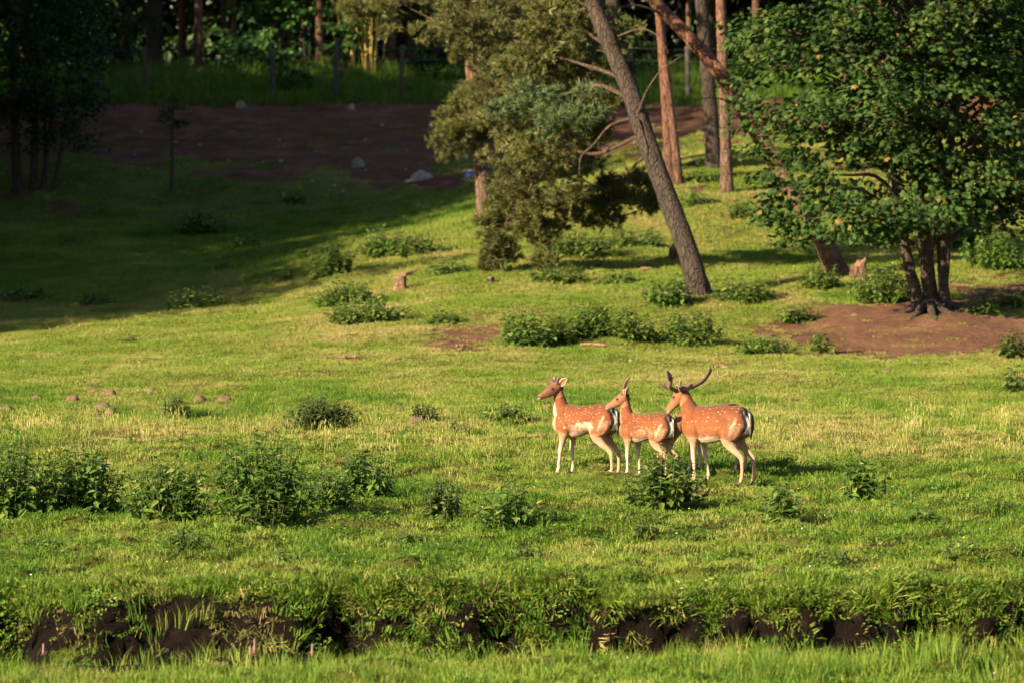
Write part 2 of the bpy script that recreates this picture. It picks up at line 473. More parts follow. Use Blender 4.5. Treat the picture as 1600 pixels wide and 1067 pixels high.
on = sstep(0.02, 0.12, ditch(GX, GY)) * sstep(36.3, 36.9, GY)         # clods and hollows in the eroded bank
on = on * sstep(0.35, 1.3, np.abs(np.gradient(GZ, gy, axis=0)))
GYd = GY + on * 0.36 * (fbm(GX * 4.5, GZ * 6.0 + 7, 610, 3) - 0.5) + on * 0.34 * (fbm(GX * 12, GZ * 14 + 3, 615, 2) - 0.5) + on * 0.12 * (vnoise(GX * 37, GZ * 40, 618) - 0.5)
gm = mesh_data('ground', np.stack([GX, GYd, GZ], -1), GF, [M['ground']], True)
for nm_, arr in (('bare', bare(GX, GY)), ('peat', sstep(0.008, 0.05, ditch(GX, GY)) * sstep(35.4, 36.4, GY)), ('dry', dryness(GX, GY))):
    a_ = gm.attributes.new(nm_, 'FLOAT', 'POINT'); a_.data.foreach_set('value', arr.ravel().astype(np.float32))
tag(add('ground', gm), 'rolling green deer meadow with bare earth slope behind', None, None, 'structure')

# water at the foot of the ditch
m, t, N, L, B = nodes('ditch_water')
B.inputs['Base Color'].default_value = (0.012, 0.010, 0.007, 1); B.inputs['Roughness'].default_value = 0.12
oc = N.new('ShaderNodeTexCoord'); bump(N, L, B, noise(N, L, 6, 2, oc.outputs['Object']), 0.15, 0.02)
wx = np.linspace(-12, 12, 40)
wv = np.vstack([np.stack([wx, near_lip(wx) + 0.15, wx * 0 - 0.66], 1), np.stack([wx, far_lip(wx) - 0.1, wx * 0 - 0.66], 1)])
k = np.arange(39)
tag(add('ditch_water', mesh_data('ditch_water', wv, np.stack([k, k + 1, k + 41, k + 40], 1), [m], True)), 'dark still water along the bottom of the ditch', None, None, 'structure')

DEER_AT = [(917, 742.5), (1014, 746.5), (1121, 755)]
# ---------------------------------------------------------------- grass: blade tufts set out over the meadow
def blades(n, rad, h0, h1, w, lean, seed, curve=0.5):
    g = np.random.default_rng(seed)
    a = g.random(n) * 6.283; r = rad * np.sqrt(g.random(n))
    bx, by = r * np.cos(a), r * np.sin(a)
    h = g.uniform(h0, h1, n); la = a + g.normal(0, 0.9, n); ln = lean * g.uniform(0.3, 1.0, n) * h
    fa = g.random(n) * 6.283
    wx_, wy_ = np.cos(fa) * w, np.sin(fa) * w
    V = np.zeros((n, 5, 3))
    for k_, (f, ww) in enumerate(((0.0, 1.0), (0.55, 0.85), (1.0, 0.0))):
        cx = bx + np.cos(la) * ln * f ** (1 + curve); cyy = by + np.sin(la) * ln * f ** (1 + curve)
        z = h * f * (1 - 0.25 * lean * f)
        if k_ < 2:
            V[:, 2 * k_] = np.stack([cx - wx_ * ww, cyy - wy_ * ww, z], 1); V[:, 2 * k_ + 1] = np.stack([cx + wx_ * ww, cyy + wy_ * ww, z], 1)
        else: V[:, 4] = np.stack([cx, cyy, z], 1)
    V[:, :2, 2] -= 0.02
    o = (np.arange(n) * 5)[:, None]
    return V.reshape(-1, 3), (o + np.array([[0, 1, 3, 2]])), (o + np.array([[2, 3, 4]]))

def seed_stems(n, rad, h0, h1, seed):
    g = np.random.default_rng(seed)
    V, Q, T = blades(n, rad, h0, h1, 0.0022, 0.35, seed, 0.8)
    tips = V.reshape(n, 5, 3)[:, 4]
    hv = []
    for tp in tips:
        l_ = g.uniform(0.03, 0.06)
        hv.append(np.array([(0, 0, -l_), (0.006, 0, 0), (-0.006, 0.002, 0), (0, 0, l_ * 0.6)]) + tp)
    hv = np.vstack(hv); o = (np.arange(n) * 4)[:, None] + len(V)
    T = np.vstack([T, o + np.array([[0, 1, 2]]), o + np.array([[1, 3, 2]])])
    return np.vstack([V, hv]), Q, T

def weed(n, rad, h, s, seed):
    g = np.random.default_rng(seed)
    a = g.random(n) * 6.283; r = rad * np.sqrt(g.random(n))
    pos = np.stack([r * np.cos(a), r * np.sin(a), h * g.uniform(0.5, 1, n)], 1)
    d = norm(np.stack([np.cos(a), np.sin(a), g.uniform(-0.5, 0.5, n)], 1))
    T_ = np.array([(0, 0, 0), (0.5, -0.32, 0.05), (0.5, 0.32, 0.05), (1, 0, -0.05)])
    V, Fq = scatter(T_, np.array([[0, 1, 3, 2]]), pos, basis(d, np.tile((0, 0, 1.0), (n, 1)) + g.normal(0, 0.4, (n, 3))), g.uniform(0.7, 1.2, n) * s)
    return V, Fq, np.zeros((0, 3), int)

def grass_mat(name, stops, trans=0.3):
    m, t, N, L, B = nodes(name)
    a = N.new('ShaderNodeAttribute'); a.attribute_type = 'INSTANCER'; a.attribute_name = 'tint'
    g = N.new('ShaderNodeNewGeometry')
    ad = N.new('ShaderNodeMath'); ad.operation = 'MULTIPLY_ADD'; ad.inputs[1].default_value = 0.30
    L.new(g.outputs['Random Per Island'], ad.inputs[0]); L.new(a.outputs['Fac'], ad.inputs[2])
    col = ramp(N, L, ad.outputs[0], stops)
    L.new(col, B.inputs['Base Color']); B.inputs['Roughness'].default_value = 0.6; B.inputs['Specular IOR Level'].default_value = 0.2
    tr = N.new('ShaderNodeBsdfTranslucent'); mx = N.new('ShaderNodeMixShader'); mx.inputs[0].default_value = trans
    L.new(col, tr.inputs[0]); L.new(B.outputs[0], mx.inputs[1]); L.new(tr.outputs[0], mx.inputs[2]); L.new(mx.outputs[0], N['Material Output'].inputs[0])
    return m
M['grass'] = grass_mat('grass_blade', [(0.0, (0.034, 0.090, 0.010)), (0.25, (0.082, 0.168, 0.016)), (0.5, (0.165, 0.242, 0.026)), (0.75, (0.28, 0.275, 0.07)), (1.0, (0.42, 0.33, 0.14))])

def scatter_points(name, protos, pts, rot, scl, pick, tint, label):
    """one stuff object: points that each carry one of the prototype tufts"""
    pc = bpy.data.collections.new(name + '_tufts')
    for i, me in enumerate(protos):
        pc.objects.link(bpy.data.objects.new('%s_tuft_%02d' % (name, i), me))
    me = bpy.data.meshes.new(name); n = len(pts)
    me.vertices.add(n); me.vertices.foreach_set('co', np.ascontiguousarray(pts, np.float32).ravel())
    for an, ty, ar, key in (('rot', 'FLOAT_VECTOR', rot, 'vector'), ('scl', 'FLOAT_VECTOR', scl, 'vector'), ('tint', 'FLOAT', tint, 'value'), ('pick', 'INT', pick, 'value')):
        a = me.attributes.new(an, ty, 'POINT')
        a.data.foreach_set(key, np.ascontiguousarray(ar, np.int32 if ty == 'INT' else np.float32).ravel())
    o = add(name, me)
    ng = bpy.data.node_groups.new(name + '_scatter', 'GeometryNodeTree')
    ng.interface.new_socket('Geometry', in_out='INPUT', socket_type='NodeSocketGeometry')
    ng.interface.new_socket('Geometry', in_out='OUTPUT', socket_type='NodeSocketGeometry')
    n_ = ng.nodes; l_ = ng.links
    gi, go = n_.new('NodeGroupInput'), n_.new('NodeGroupOutput')
    ci = n_.new('GeometryNodeCollectionInfo'); ci.inputs[0].default_value = pc
    ci.inputs['Separate Children'].default_value = True; ci.inputs['Reset Children'].default_value = True
    ip = n_.new('GeometryNodeInstanceOnPoints'); ip.inputs['Pick Instance'].default_value = True
    l_.new(gi.outputs[0], ip.inputs['Points']); l_.new(ci.outputs[0], ip.inputs['Instance'])
    for an, ty, so in (('rot', 'FLOAT_VECTOR', 'Rotation'), ('scl', 'FLOAT_VECTOR', 'Scale'), ('pick', 'INT', 'Instance Index')):
        na = n_.new('GeometryNodeInputNamedAttribute'); na.data_type = ty; na.inputs[0].default_value = an
        l_.new(na.outputs[0], ip.inputs[so])
    l_.new(ip.outputs[0], go.inputs[0])
    o.modifiers.new('scatter', 'NODES').node_group = ng
    return tag(o, label, None, None, 'stuff')

def proto(name, vqt, mat): return mesh_data(name, vqt[0], [vqt[1], vqt[2]] if len(vqt[2]) else [vqt[1]], [mat])
PR = [proto('turf', blades(46, 0.17, 0.03, 0.085, 0.0042, 1.0, s), M['grass']) for s in (1, 2, 3, 4)]
PR += [proto('tussock', blades(40, 0.11, 0.09, 0.19, 0.0045, 0.8, s), M['grass']) for s in (5, 6)]
PR += [proto('seed_stem', seed_stems(9, 0.14, 0.14, 0.30, s), M['grass']) for s in (7, 8)]
PR += [proto('weed', weed(34, 0.14, 0.07, 0.035, s), M['grass']) for s in (9, 10)]
PR += [proto('reed', blades(15, 0.13, 0.22, 0.46, 0.0055, 0.45, s, 1.2), M['grass']) for s in (11, 12)]

def wedge(n, d0, d1, margin):
    d = np.sqrt(U(d0 ** 2, d1 ** 2, n)); w = 0.1225 * d + margin
    x = U(-1, 1, n) * w
    return x, d

xs, ys, pk, sc, tn, tl = [], [], [], [], [], []
def put(x, y, kinds, scale, tint, tilt=None):
    n = len(x)
    tl.append(np.full(n, np.nan) if tilt is None else tilt)
    xs.append(x); ys.append(y); pk.append(rng.choice(kinds, n)); sc.append(scale); tn.append(tint)

def lush(x, y): return fbm(x * 0.8, y * 0.6, 140, 3)
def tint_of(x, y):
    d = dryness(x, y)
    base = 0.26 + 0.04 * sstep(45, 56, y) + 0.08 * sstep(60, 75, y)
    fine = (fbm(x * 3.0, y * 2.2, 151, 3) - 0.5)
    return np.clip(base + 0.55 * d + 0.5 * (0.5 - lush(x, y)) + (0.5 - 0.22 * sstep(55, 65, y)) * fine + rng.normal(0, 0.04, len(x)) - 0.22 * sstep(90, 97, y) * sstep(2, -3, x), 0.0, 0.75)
# short turf
x, y = wedge(36000, 30.5, 60, 1.5)
k = (U(0, 1, len(x)) > bare(x, y) * 0.93) & (ditch(x, y) < 0.45); x, y = x[k], y[k]
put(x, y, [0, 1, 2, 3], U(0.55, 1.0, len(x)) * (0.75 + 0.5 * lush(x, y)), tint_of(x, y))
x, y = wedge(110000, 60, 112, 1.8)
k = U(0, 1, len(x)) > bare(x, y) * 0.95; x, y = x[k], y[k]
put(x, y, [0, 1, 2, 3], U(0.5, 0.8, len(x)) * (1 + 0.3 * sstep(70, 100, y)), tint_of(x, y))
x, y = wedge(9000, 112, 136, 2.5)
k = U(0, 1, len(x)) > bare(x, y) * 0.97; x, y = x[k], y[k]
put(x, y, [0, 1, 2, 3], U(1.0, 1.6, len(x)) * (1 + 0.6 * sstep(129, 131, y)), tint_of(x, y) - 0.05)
# greener tussocks in patches
x, y = wedge(16000, 30.5, 66, 1.6)
k = (lush(x, y) + 0.35 * fbm(x * 2.1, y * 1.6, 160, 2) > U(0.58, 0.95, len(x))) & (U(0, 1, len(x)) > bare(x, y)) & (ditch(x, y) < 0.5); x, y = x[k], y[k]
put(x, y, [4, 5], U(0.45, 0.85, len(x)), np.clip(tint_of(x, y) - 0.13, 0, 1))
# straw coloured flowering stems, thick behind the deer
x, y = wedge(15000, 36, 98, 2.0)
k = (dryness(x, y) > U(0.05, 0.75, len(x)) + 0.35 * sstep(58, 66, y) + 0.3 * sstep(51, 47, y)) & (bare(x, y) < 0.3) & (ditch(x, y) < 0.02); x, y = x[k], y[k]
put(x, y, [6, 7], U(0.6, 1.15, len(x)) * (1 - 0.25 * sstep(58, 66, y)), np.clip(0.45 + 0.4 * dryness(x, y) + rng.normal(0, 0.08, len(x)), 0.3, 1))
# small broad-leaved weeds in the near turf
x, y = wedge(13000, 36, 56, 1.5)
k = (fbm(x * 1.2, y * 1.0, 171, 3) > U(0.42, 0.72, len(x))) & (ditch(x, y) < 0.3); x, y = x[k], y[k]
put(x, y, [8, 9], U(0.6, 1.2, len(x)), np.clip(U(-0.05, 0.2, len(x)), 0, 1))
# turf that overhangs the ditch's far lip
x = U(-7, 7, 2600); y = far_lip(x) + U(-0.03, 0.35, 2600)
put(x, y, [0, 1, 2, 4], U(0.5, 0.95, 2600), np.clip(tint_of(x, y) - 0.05, 0, 1))
x = U(-7, 7, 7000); f_ = U(0, 1, 7000); y = far_lip(x) - 1.25 * f_
k = (hang(x) + 0.30 * fbm(x * 2.6, y * 3.1, 622, 2) - 0.28 * f_ - 0.10 * sstep(-4, 3, x) > U(0.36, 0.72, len(x)) - 0.08 * sstep(-1, -4, x)); x, y = x[k], y[k]
put(x, y, [0, 1, 2, 4, 5, 8, 9], U(0.55, 1.1, len(x)), np.clip(0.20 + rng.normal(0, 0.15, len(x)), 0.0, 0.7), rng.normal(0.45, 0.35, len(x)))
# reeds and long grass along the near edge and at the ditch's foot
x = U(-7, 7, 2600); y = near_lip(x) + rng.normal(-0.5, 0.4, 2600)
k = fbm(x * 0.9, y * 0.9, 181, 2) + 0.22 * sstep(-2, 4, x) > U(0.35, 0.85, len(x)); x, y = x[k], y[k]
put(x, y, [10, 11], U(0.3, 0.62, len(x)) * (0.8 + 0.75 * sstep(1, 5, x)), np.clip(0.22 + rng.normal(0, 0.12, len(x)), 0, 1))
x = U(-7, 7, 2200); y = far_lip(x) - U(0.35, 1.9, 2200)
k = fbm(x * 0.9, y * 0.5, 187, 2) + 0.2 * sstep(0, 4, x) > U(0.4, 0.9, len(x)); x, y = x[k], y[k]
put(x, y, [10, 11], U(0.35, 0.75, len(x)), np.clip(0.30 + rng.normal(0, 0.2, len(x)), 0, 0.8))
x = U(-7, 7, 1500); y = far_lip(x) + U(-0.08, 0.12, 1500)
k = hang(x) + 0.4 * fbm(x * 3.1, x * 0 + 2, 626, 2) > U(0.35, 0.85, len(x)); x, y = x[k], y[k]
put(x, y, [0, 1, 4, 5, 5], U(0.6, 1.25, len(x)), np.clip(0.28 + rng.normal(0, 0.22, len(x)), 0.0, 0.9), U(0.5, 2.2, len(x)))
x = U(-7, 7, 1500); f_ = U(0, 1, 1500); y = far_lip(x) - 0.9 * f_      # dead roots and straw on the cut face
k = fbm(x * 2.0, f_ * 3, 628, 2) > U(0.35, 0.75, len(x)); x, y = x[k], y[k]
put(x, y, [4, 5, 6, 7], U(0.4, 0.9, len(x)), np.clip(0.62 + rng.normal(0, 0.15, len(x)), 0.2, 1), U(1.0, 2.6, len(x)))
# longer grass on the turf bank below the fence
x, y = wedge(5200, 129.2, 136, 3.0)
put(x, y, [10, 11, 4, 5], U(0.9, 1.7, len(x)), np.clip(U(-0.05, 0.22, len(x)), 0, 1))
# longer grass at the back of the hollow and on the hillside
x, y = wedge(9000, 84, 112, 2.5)
k = (fbm(x * 0.6, y * 0.4, 191, 3) > U(0.5, 0.75, len(x))) & (bare(x, y) < 0.3); x, y = x[k], y[k]
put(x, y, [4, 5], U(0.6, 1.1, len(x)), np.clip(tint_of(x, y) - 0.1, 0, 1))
X, Y = np.concatenate(xs), np.concatenate(ys); n = len(X)
S = np.concatenate(sc)
pts = np.stack([X, Y, H(X, Y) - 0.004], 1)
rot = np.stack([rng.normal(0, 0.14, n), rng.normal(0, 0.14, n), U(0, 6.283, n)], 1)
TL = np.concatenate(tl); k = ~np.isnan(TL)
rot[k] = np.stack([TL[k], rng.normal(0, 0.35, k.sum()), rng.normal(0, 0.4, k.sum())], 1)
for dpx, dpy in DEER_AT:                                               # the deer have grazed and trodden their patch
    dp = hit(dpx, dpy); S = S * (1 - 0.3 * sstep(1.1, 0.6, ell(X, Y, dp[0], dp[1] - 0.3, 1.0, 1.2)))
scl = np.stack([S, S, S * U(0.8, 1.2, n)], 1)
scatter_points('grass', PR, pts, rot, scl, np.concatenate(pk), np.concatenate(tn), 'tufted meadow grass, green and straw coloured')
# ---------------------------------------------------------------- trees
LEAF4 = np.array([(0, 0, 0), (0.45, -0.30, 0.06), (1, 0, -0.08), (0.45, 0.30, 0.06)]); LEAF4F = np.array([[0, 1, 2, 3]])
_ml = [(0, 0), (0.10, -0.22), (0.02, -0.46), (0.36, -0.34), (0.62, -0.52), (0.66, -0.20), (1.0, 0), (0.66, 0.20), (0.62, 0.52), (0.36, 0.34), (0.02, 0.46), (0.10, 0.22)]
MAPLE = np.array([(0.35, 0, 0.05)] + [(a, b, -0.18 * abs(b) - 0.10 * a * a) for a, b in _ml])
MAPLEF = np.array([[0, 1 + i, 1 + (i + 1) % 12] for i in range(12)])
NEEDLE = []
for i in range(15):
    a = i * 2.4; sp = 0.25 + 0.55 * ((i * 7) % 15) / 15.0; b0 = 0.45 * ((i * 4) % 15) / 15.0
    d = np.array((1.0, math.cos(a) * sp * 1.7, math.sin(a) * sp * 1.7)); d /= np.linalg.norm(d)
    s = np.cross(d, (0.3, math.sin(a * 1.7), math.cos(a * 1.7))); s /= np.linalg.norm(s)
    p0 = np.array((b0, 0, 0)); NEEDLE += [p0 - s * 0.045, p0 + s * 0.045, p0 + d * 0.62]
NEEDLE = np.array(NEEDLE); NEEDLEF = np.arange(45).reshape(15, 3)

def leaf_clumps(cent, rad, per, size, T=LEAF4, F=LEAF4F, flat=0.45, up=0.8, droop=0.35, centre=None):
    """leaves spread through flattened clumps, facing up and outward"""
    n = len(cent) * per
    c = np.repeat(cent, per, 0); r = np.repeat(rad, per)
    d = rand_dirs(n) * (U(0, 1, n) ** 0.45)[:, None]
    d[:, 2] *= flat
    pos = c + d * r[:, None]
    out = d.copy(); out[:, 2] = 0
    if centre is not None:
        o2 = c - centre; o2[:, 2] *= 0.3; out = norm(out) * 0.7 + norm(o2) * 0.8
    pos[:, 2] -= droop * r * (np.linalg.norm(d[:, :2], axis=1) ** 2)
    dirv = norm(norm(out) + rng.normal(0, 0.45, (n, 3)) + np.array((0, 0, -0.35)))
    nrm = norm(np.array((0, 0, up)) + 0.5 * norm(out) + rng.normal(0, 0.38, (n, 3)))
    return scatter(T, F, pos, basis(dirv, nrm), U(0.7, 1.2, n) * size)

def needle_clumps(cent, rad, per, size, flat=0.6):
    """pine foliage: bottle-brush shoots turned up and outward around each clump"""
    n = len(cent) * per
    c = np.repeat(cent, per, 0); r = np.repeat(rad, per)
    d = rand_dirs(n) * (U(0, 1, n) ** 0.4)[:, None]
    d[:, 2] *= flat
    pos = c + d * r[:, None]
    dirv = norm(norm(d) * 0.9 + np.array((0, 0, 0.45)) + rng.normal(0, 0.35, (n, 3)))
    return scatter(NEEDLE, NEEDLEF, pos, basis(dirv, rand_dirs(n)), U(0.75, 1.25, n) * size)

def shell(n, c, r, inner=0.45, zmin=-1.0, seed=0):
    """clump centres in the outer part of an uneven ellipsoid"""
    out = []
    while len(out) < n:
        d = rand_dirs(1)[0]
        if d[2] < zmin: continue
        k = U(inner, 1.0) * (0.72 + 0.55 * vnoise(d[0] * 2.1 + 9 + seed, d[1] * 2.1 + d[2] * 1.7, 200 + seed))
        out.append(c + d * r * k)
    return np.array(out)

def trunk_mesh(name, pts, rad, mat, sides=12, n=None, flare=0.0, rough=0.10, seed=0):
    pts = np.asarray(pts, float); rad = np.asarray(rad, float)
    n = n or max(14, len(pts) * 7)
    if len(rad) != len(pts): rad = np.interp(np.linspace(0, 1, len(pts)), np.linspace(0, 1, len(rad)), rad)
    V, q, t_ = tube(pts, rad, n, sides, rough, (0, 1, 0), None, seed)
    if flare:
        z = V[:, 2] - pts[0][2]; f = 1 + flare * np.exp(-np.maximum(z, 0) / 0.22)
        V[:, :2] = pts[0][:2] + (V[:, :2] - pts[0][:2]) * np.where(z < 1.0, f, 1.0)[:, None]
    return mesh_data(name, V, [q, t_], [mat], True)

def part_mesh(name, verts, faces, mat, root, smooth=False):
    return add(name, mesh_data(name, verts, faces, [mat], smooth), root)

def limb(root, a, b, r0, r1, mat, sag=0.0, wob=0.1, seed=None, name='branch', mid=None):
    a, b = np.asarray(a, float), np.asarray(b, float)
    l_ = np.linalg.norm(b - a)
    pts = [a]
    for f in (0.33, 0.66):
        p = a * (1 - f) + b * f + rng.normal(0, wob * l_ * 0.35, 3); p[2] += sag * l_ * math.sin(f * math.pi); pts.append(p)
    pts.append(b)
    V, q, t_ = tube(pts, np.linspace(r0, r1, 4), 12, 7, 0.1, (0, 1, 0), None, 3)
    return part_mesh(name, V, [q, t_], mat, root, True)

# --- woodland trees whose copies share their meshes
def broadleaf(name, h, cr, n_clump, per, leaf, seed, zlow=0.25):
    """a prototype: trunk, limbs and crown about the tree's own foot"""
    global rng
    keep = rng; rng = np.random.default_rng(seed)
    root = thing(name, '', 'tree')
    r = h * 0.016
    pts = [(0, 0, -0.3), (U(-.1, .1), U(-.1, .1), h * 0.2), (U(-.3, .3), U(-.3, .3), h * 0.5), (U(-.5, .5), U(-.5, .5), h * 0.9)]
    add('trunk', trunk_mesh('trunk', pts, [r * 1.2, r, r * 0.75, r * 0.15], M['dark_bark'], 9, 24, 0.5, 0.1, seed), root)
    c = np.array((0, 0, h * (zlow + 1) / 2)); rr = np.array((cr, cr, h * (1 - zlow) / 2))
    cc = shell(n_clump, c, rr, 0.35, -1, seed)
    for p in cc[:9]:
        z0 = max(h * 0.12, p[2] - 0.35 * math.hypot(p[0], p[1]) - 0.5)
        limb(root, (0, 0, z0), p, r * 0.45, r * 0.1, M['dark_bark'], 0.05)
    V, Fq = leaf_clumps(cc, U(0.7, 1.3, n_clump) * cr * 0.28, per, leaf, centre=c)
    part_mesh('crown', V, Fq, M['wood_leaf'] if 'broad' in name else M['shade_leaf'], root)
    rng = keep
    return root

def tall_pine(name, h, r, crown_z, cr, seed, mat_bark, needle, n_clump=46):
    global rng
    keep = rng; rng = np.random.default_rng(seed)
    root = thing(name, '', 'tree')
    lean = U(-.35, .35, 2)
    pts = [(0, 0, -0.3), (lean[0] * .2, lean[1] * .2, h * 0.25), (lean[0] * .7, lean[1] * .6, h * 0.6), (lean[0], lean[1], h)]
    add('trunk', trunk_mesh('trunk', pts, [r * 1.15, r, r * 0.8, r * 0.2], mat_bark, 10, 30, 0.35, 0.12, seed), root)
    cc = shell(n_clump, np.array((lean[0], lean[1], (crown_z + h) / 2)), np.array((cr, cr, (h - crown_z) / 2 + 0.5)), 0.3, -1, seed)
    for p in cc[:8]: limb(root, (lean[0] * .8, lean[1] * .8, p[2] - 0.4), p, r * 0.35, r * 0.1, mat_bark, 0.05)
    V, Fq = needle_clumps(cc, U(0.5, 0.9, n_clump), 26, 0.30)
    part_mesh('crown', V, Fq, needle, root)
    rng = keep
    return root

used = set()
def place(protos, x, y, label, group, s=1.0, rz=None, sink=0.05):
    o = protos
    if o.name in used: o = copy_tree(protos)
    used.add(protos.name); used.add(o.name)
    o.location = (x, y, float(H(x, y)) - sink); o.rotation_euler[2] = U(0, 6.28) if rz is None else rz
    o.scale = (s, s, s)
    tag(o, label, 'tree', group)
    return o

bl = [broadleaf('broadleaf_tree', 15, 4.2, 120, 60, 0.34, 301, 0.12), broadleaf('broadleaf_tree', 13, 3.8, 110, 60, 0.32, 302, 0.08)]
dk = [broadleaf('shade_tree', 17, 4.4, 130, 58, 0.40, 303, 0.06), broadleaf('shade_tree', 14, 4.0, 120, 58, 0.38, 304, 0.03)]
tp = [tall_pine('pine_tree', 19, 0.13, 10.5, 2.2, 311, M['red_bark'], M['needle']), tall_pine('pine_tree', 18, 0.105, 9.5, 2.0, 312, M['pine_bark'], M['needle'])]

# the dark wood behind the fence
wl = 'tall dark broadleaf tree in the shaded wood behind the wire fence'
row = [(-22, 143), (-17, 146), (-12.5, 142), (-13.5, 152), (-8, 149), (-3.5, 152), (0.5, 147), (3.5, 141.5), (7, 146), (11, 142), (15.5, 145), (20, 141), (24, 146), (3, 155), (9.5, 153), (16, 155), (-19, 158), (-9, 161), (-1, 163), (7, 164), (14, 166), (22, 162), (-25, 152), (26, 156)]
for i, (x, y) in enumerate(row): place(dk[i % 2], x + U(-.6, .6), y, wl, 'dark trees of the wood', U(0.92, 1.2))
far_c = []
for i in range(2300):
    w = i % 3 == 0
    x = U(-50, 50) if w else U(-28, 28); far_c.append((x, 178 + U(-5, 7), 5.5 + U(0, 1) ** 1.1 * (26 if w else 11)))
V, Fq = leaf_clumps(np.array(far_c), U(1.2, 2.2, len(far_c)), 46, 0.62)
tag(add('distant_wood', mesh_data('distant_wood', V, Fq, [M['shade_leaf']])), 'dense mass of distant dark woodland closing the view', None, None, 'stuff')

# shade trees at the wood's edge outside the left of the view
el = 'woodland edge tree casting long shade across the hollow'
for i, (x, y, h) in enumerate(EDGE):
    p = (bl + dk)[i % 4]; place(p, x, y, el, 'edge trees left of the hollow', h / (15, 13, 17, 14)[i % 4])

# slim pines between fence and wood
sl = 'slim pine with reddish trunk rising behind the wire fence'
for i, (px, d, s) in enumerate(((311, 134.5, 1.0), (366, 139, .85), (430, 141, .8), (452, 143, .6), (500, 136.5, .85), (551, 136, .55), (612, 140, .75), (243, 145, .7), (405, 146, .9), (350, 148, 1.0), (575, 147, .9), (640, 150, 1.0), (285, 150, .9), (160, 147, .9), (690, 145, .8), (1076, 142, .8), (1180, 140, .9))):
    p = P(px, 140, d); place(tp[i % 2], p[0], p[1], sl if i < 15 else 'slim shaded pine behind the fence at the head of the bare slope', 'slim pines behind the fence' if i < 15 else 'shaded slim pines', s)

# --- leafy shrubs and bamboo in the sunlit gap
def shrub(name, label, px, py, D, rx, rz_, n, per, leaf, mat, droop=0.3, group=None):
    g = P(px, py, D); g[2] = float(H(g[0], g[1]))
    root = thing(name, label, 'shrub', g - np.array((0, 0, 0.03)), 0, group)
    cc = shell(n, np.array((0, 0, rz_ * 0.55)), np.array((rx, rx * 0.8, rz_ * 0.5)), 0.3, -0.9, int(px))
    for p in cc[:6]: limb(root, (U(-.1, .1), U(-.1, .1), 0), p, 0.035, 0.01, M['dark_bark'], 0.05, name='stem')
    V, Fq = leaf_clumps(cc, U(0.25, 0.5, n) * max(0.5, rx * 0.5), per, leaf, droop=droop)
    part_mesh('foliage', V, Fq, mat, root)
    return root
shrub('laurel_shrub', 'broad sunlit laurel spreading behind the fence beside the slim pines', 400, 130, 134.2, 1.5, 1.5, 40, 30, 0.2, M['laurel'])
shrub('laurel_shrub', 'tall sunlit leafy shrub rising behind the low laurel', 425, 130, 138.5, 1.5, 4.6, 60, 32, 0.24, M['laurel'])
shrub('laurel_shrub', 'narrow leafy shrub between the slim pines left of the bamboo', 478, 130, 138, 1.1, 3.9, 40, 32, 0.22, M['laurel'])
shrub('hazel_shrub', 'small bright shrub at the foot of the bamboo', 533, 130, 134.0, 0.7, 2.2, 22, 26, 0.17, M['laurel'])
shrub('elder_shrub', 'dark rounded shrub on the turf bank right of the bamboo', 672, 134, 132.5, 1.3, 1.7, 34, 40, 0.15, M['wood_leaf'])
shrub('elder_shrub', 'dark bush in the shade below the wood by the left tree', 120, 134, 133.5, 2.2, 3.2, 46, 44, 0.2, M['shade_leaf'])
shrub('elder_shrub', 'dark low bush against the fence post on the bank', 455, 150, 131.2, 0.8, 0.8, 20, 40, 0.11, M['wood_leaf'])
shrub('elder_shrub', 'shaded leafy bush behind the trunks at the slope head', 960, 150, 134, 1.6, 1.3, 30, 40, 0.16, M['wood_leaf'])

g = P(577, 131, 134.4); g[2] = float(H(g[0], g[1]))
root = thing('bamboo_clump', 'clump of yellow bamboo canes in the sunlit gap behind the fence', 'bamboo', g)
for i in range(24):
    a = np.array((U(-.65, .55), U(-.3, .3), -0.1)); top = a + np.array((a[0] * 0.55 + U(-.3, .3) - (1.0 if i % 9 == 0 else 0), U(-.3, .3), U(3.2, 5.5)))
    V, q, t_ = tube([a, (a + top) / 2 + np.array((0, 0, .15)), top], [0.026, 0.022, 0.010], 10, 6)
    part_mesh('cane', V, [q, t_], M['bamboo'], root, True)
cc = np.stack([U(-1.0, .9, 60), U(-.5, .5, 60), U(1.6, 5.6, 60)], 1)
V, Fq = leaf_clumps(cc, U(.3, .5, 60), 26, 0.17, T=LEAF4 * np.array((1.3, .45, 1)))
part_mesh('foliage', V, Fq, M['bamboo_leaf'], root)

# --- the wire fence on the turf bank
fp = [(60, 160, 85), (228, 152, 72), (427, 166, 76), (524, 170, 76), (626, 171, 88), (760, 168, 84), (985, 165, 80), (1076, 163, 78), (1180, 160, 75), (1320, 150, 70), (1460, 150, 70), (1620, 150, 70)]
root = None; tops = []
for px, py, ty in fp:
    b = P(px, py, 130.0); z = float(H(b[0], b[1])); b[2] = z
    hgt = (py - ty) / F_PX * 130.0
    if root is None: root = thing('wire_fence', 'wire fence on grey weathered posts along the turf bank', 'fence', b); r0 = b.copy()
    o = b - r0; ln = U(-.07, .07)
    V, q, t_ = tube([o + np.array((0, 0, -.2)), o + np.array((ln * .5, 0, hgt * .5)), o + np.array((ln, 0, hgt))], [0.085, 0.078, 0.07], 9, 8, 0.12, seed=int(px))
    part_mesh('post', V, [q, t_], M['post'], root, True); tops.append((o, ln, hgt))
m_, t__, N_, L_, B_ = nodes('fence_wire'); B_.inputs['Base Color'].default_value = (0.12, 0.12, 0.11, 1); B_.inputs['Metallic'].default_value = 0.6; B_.inputs['Roughness'].default_value = 0.6
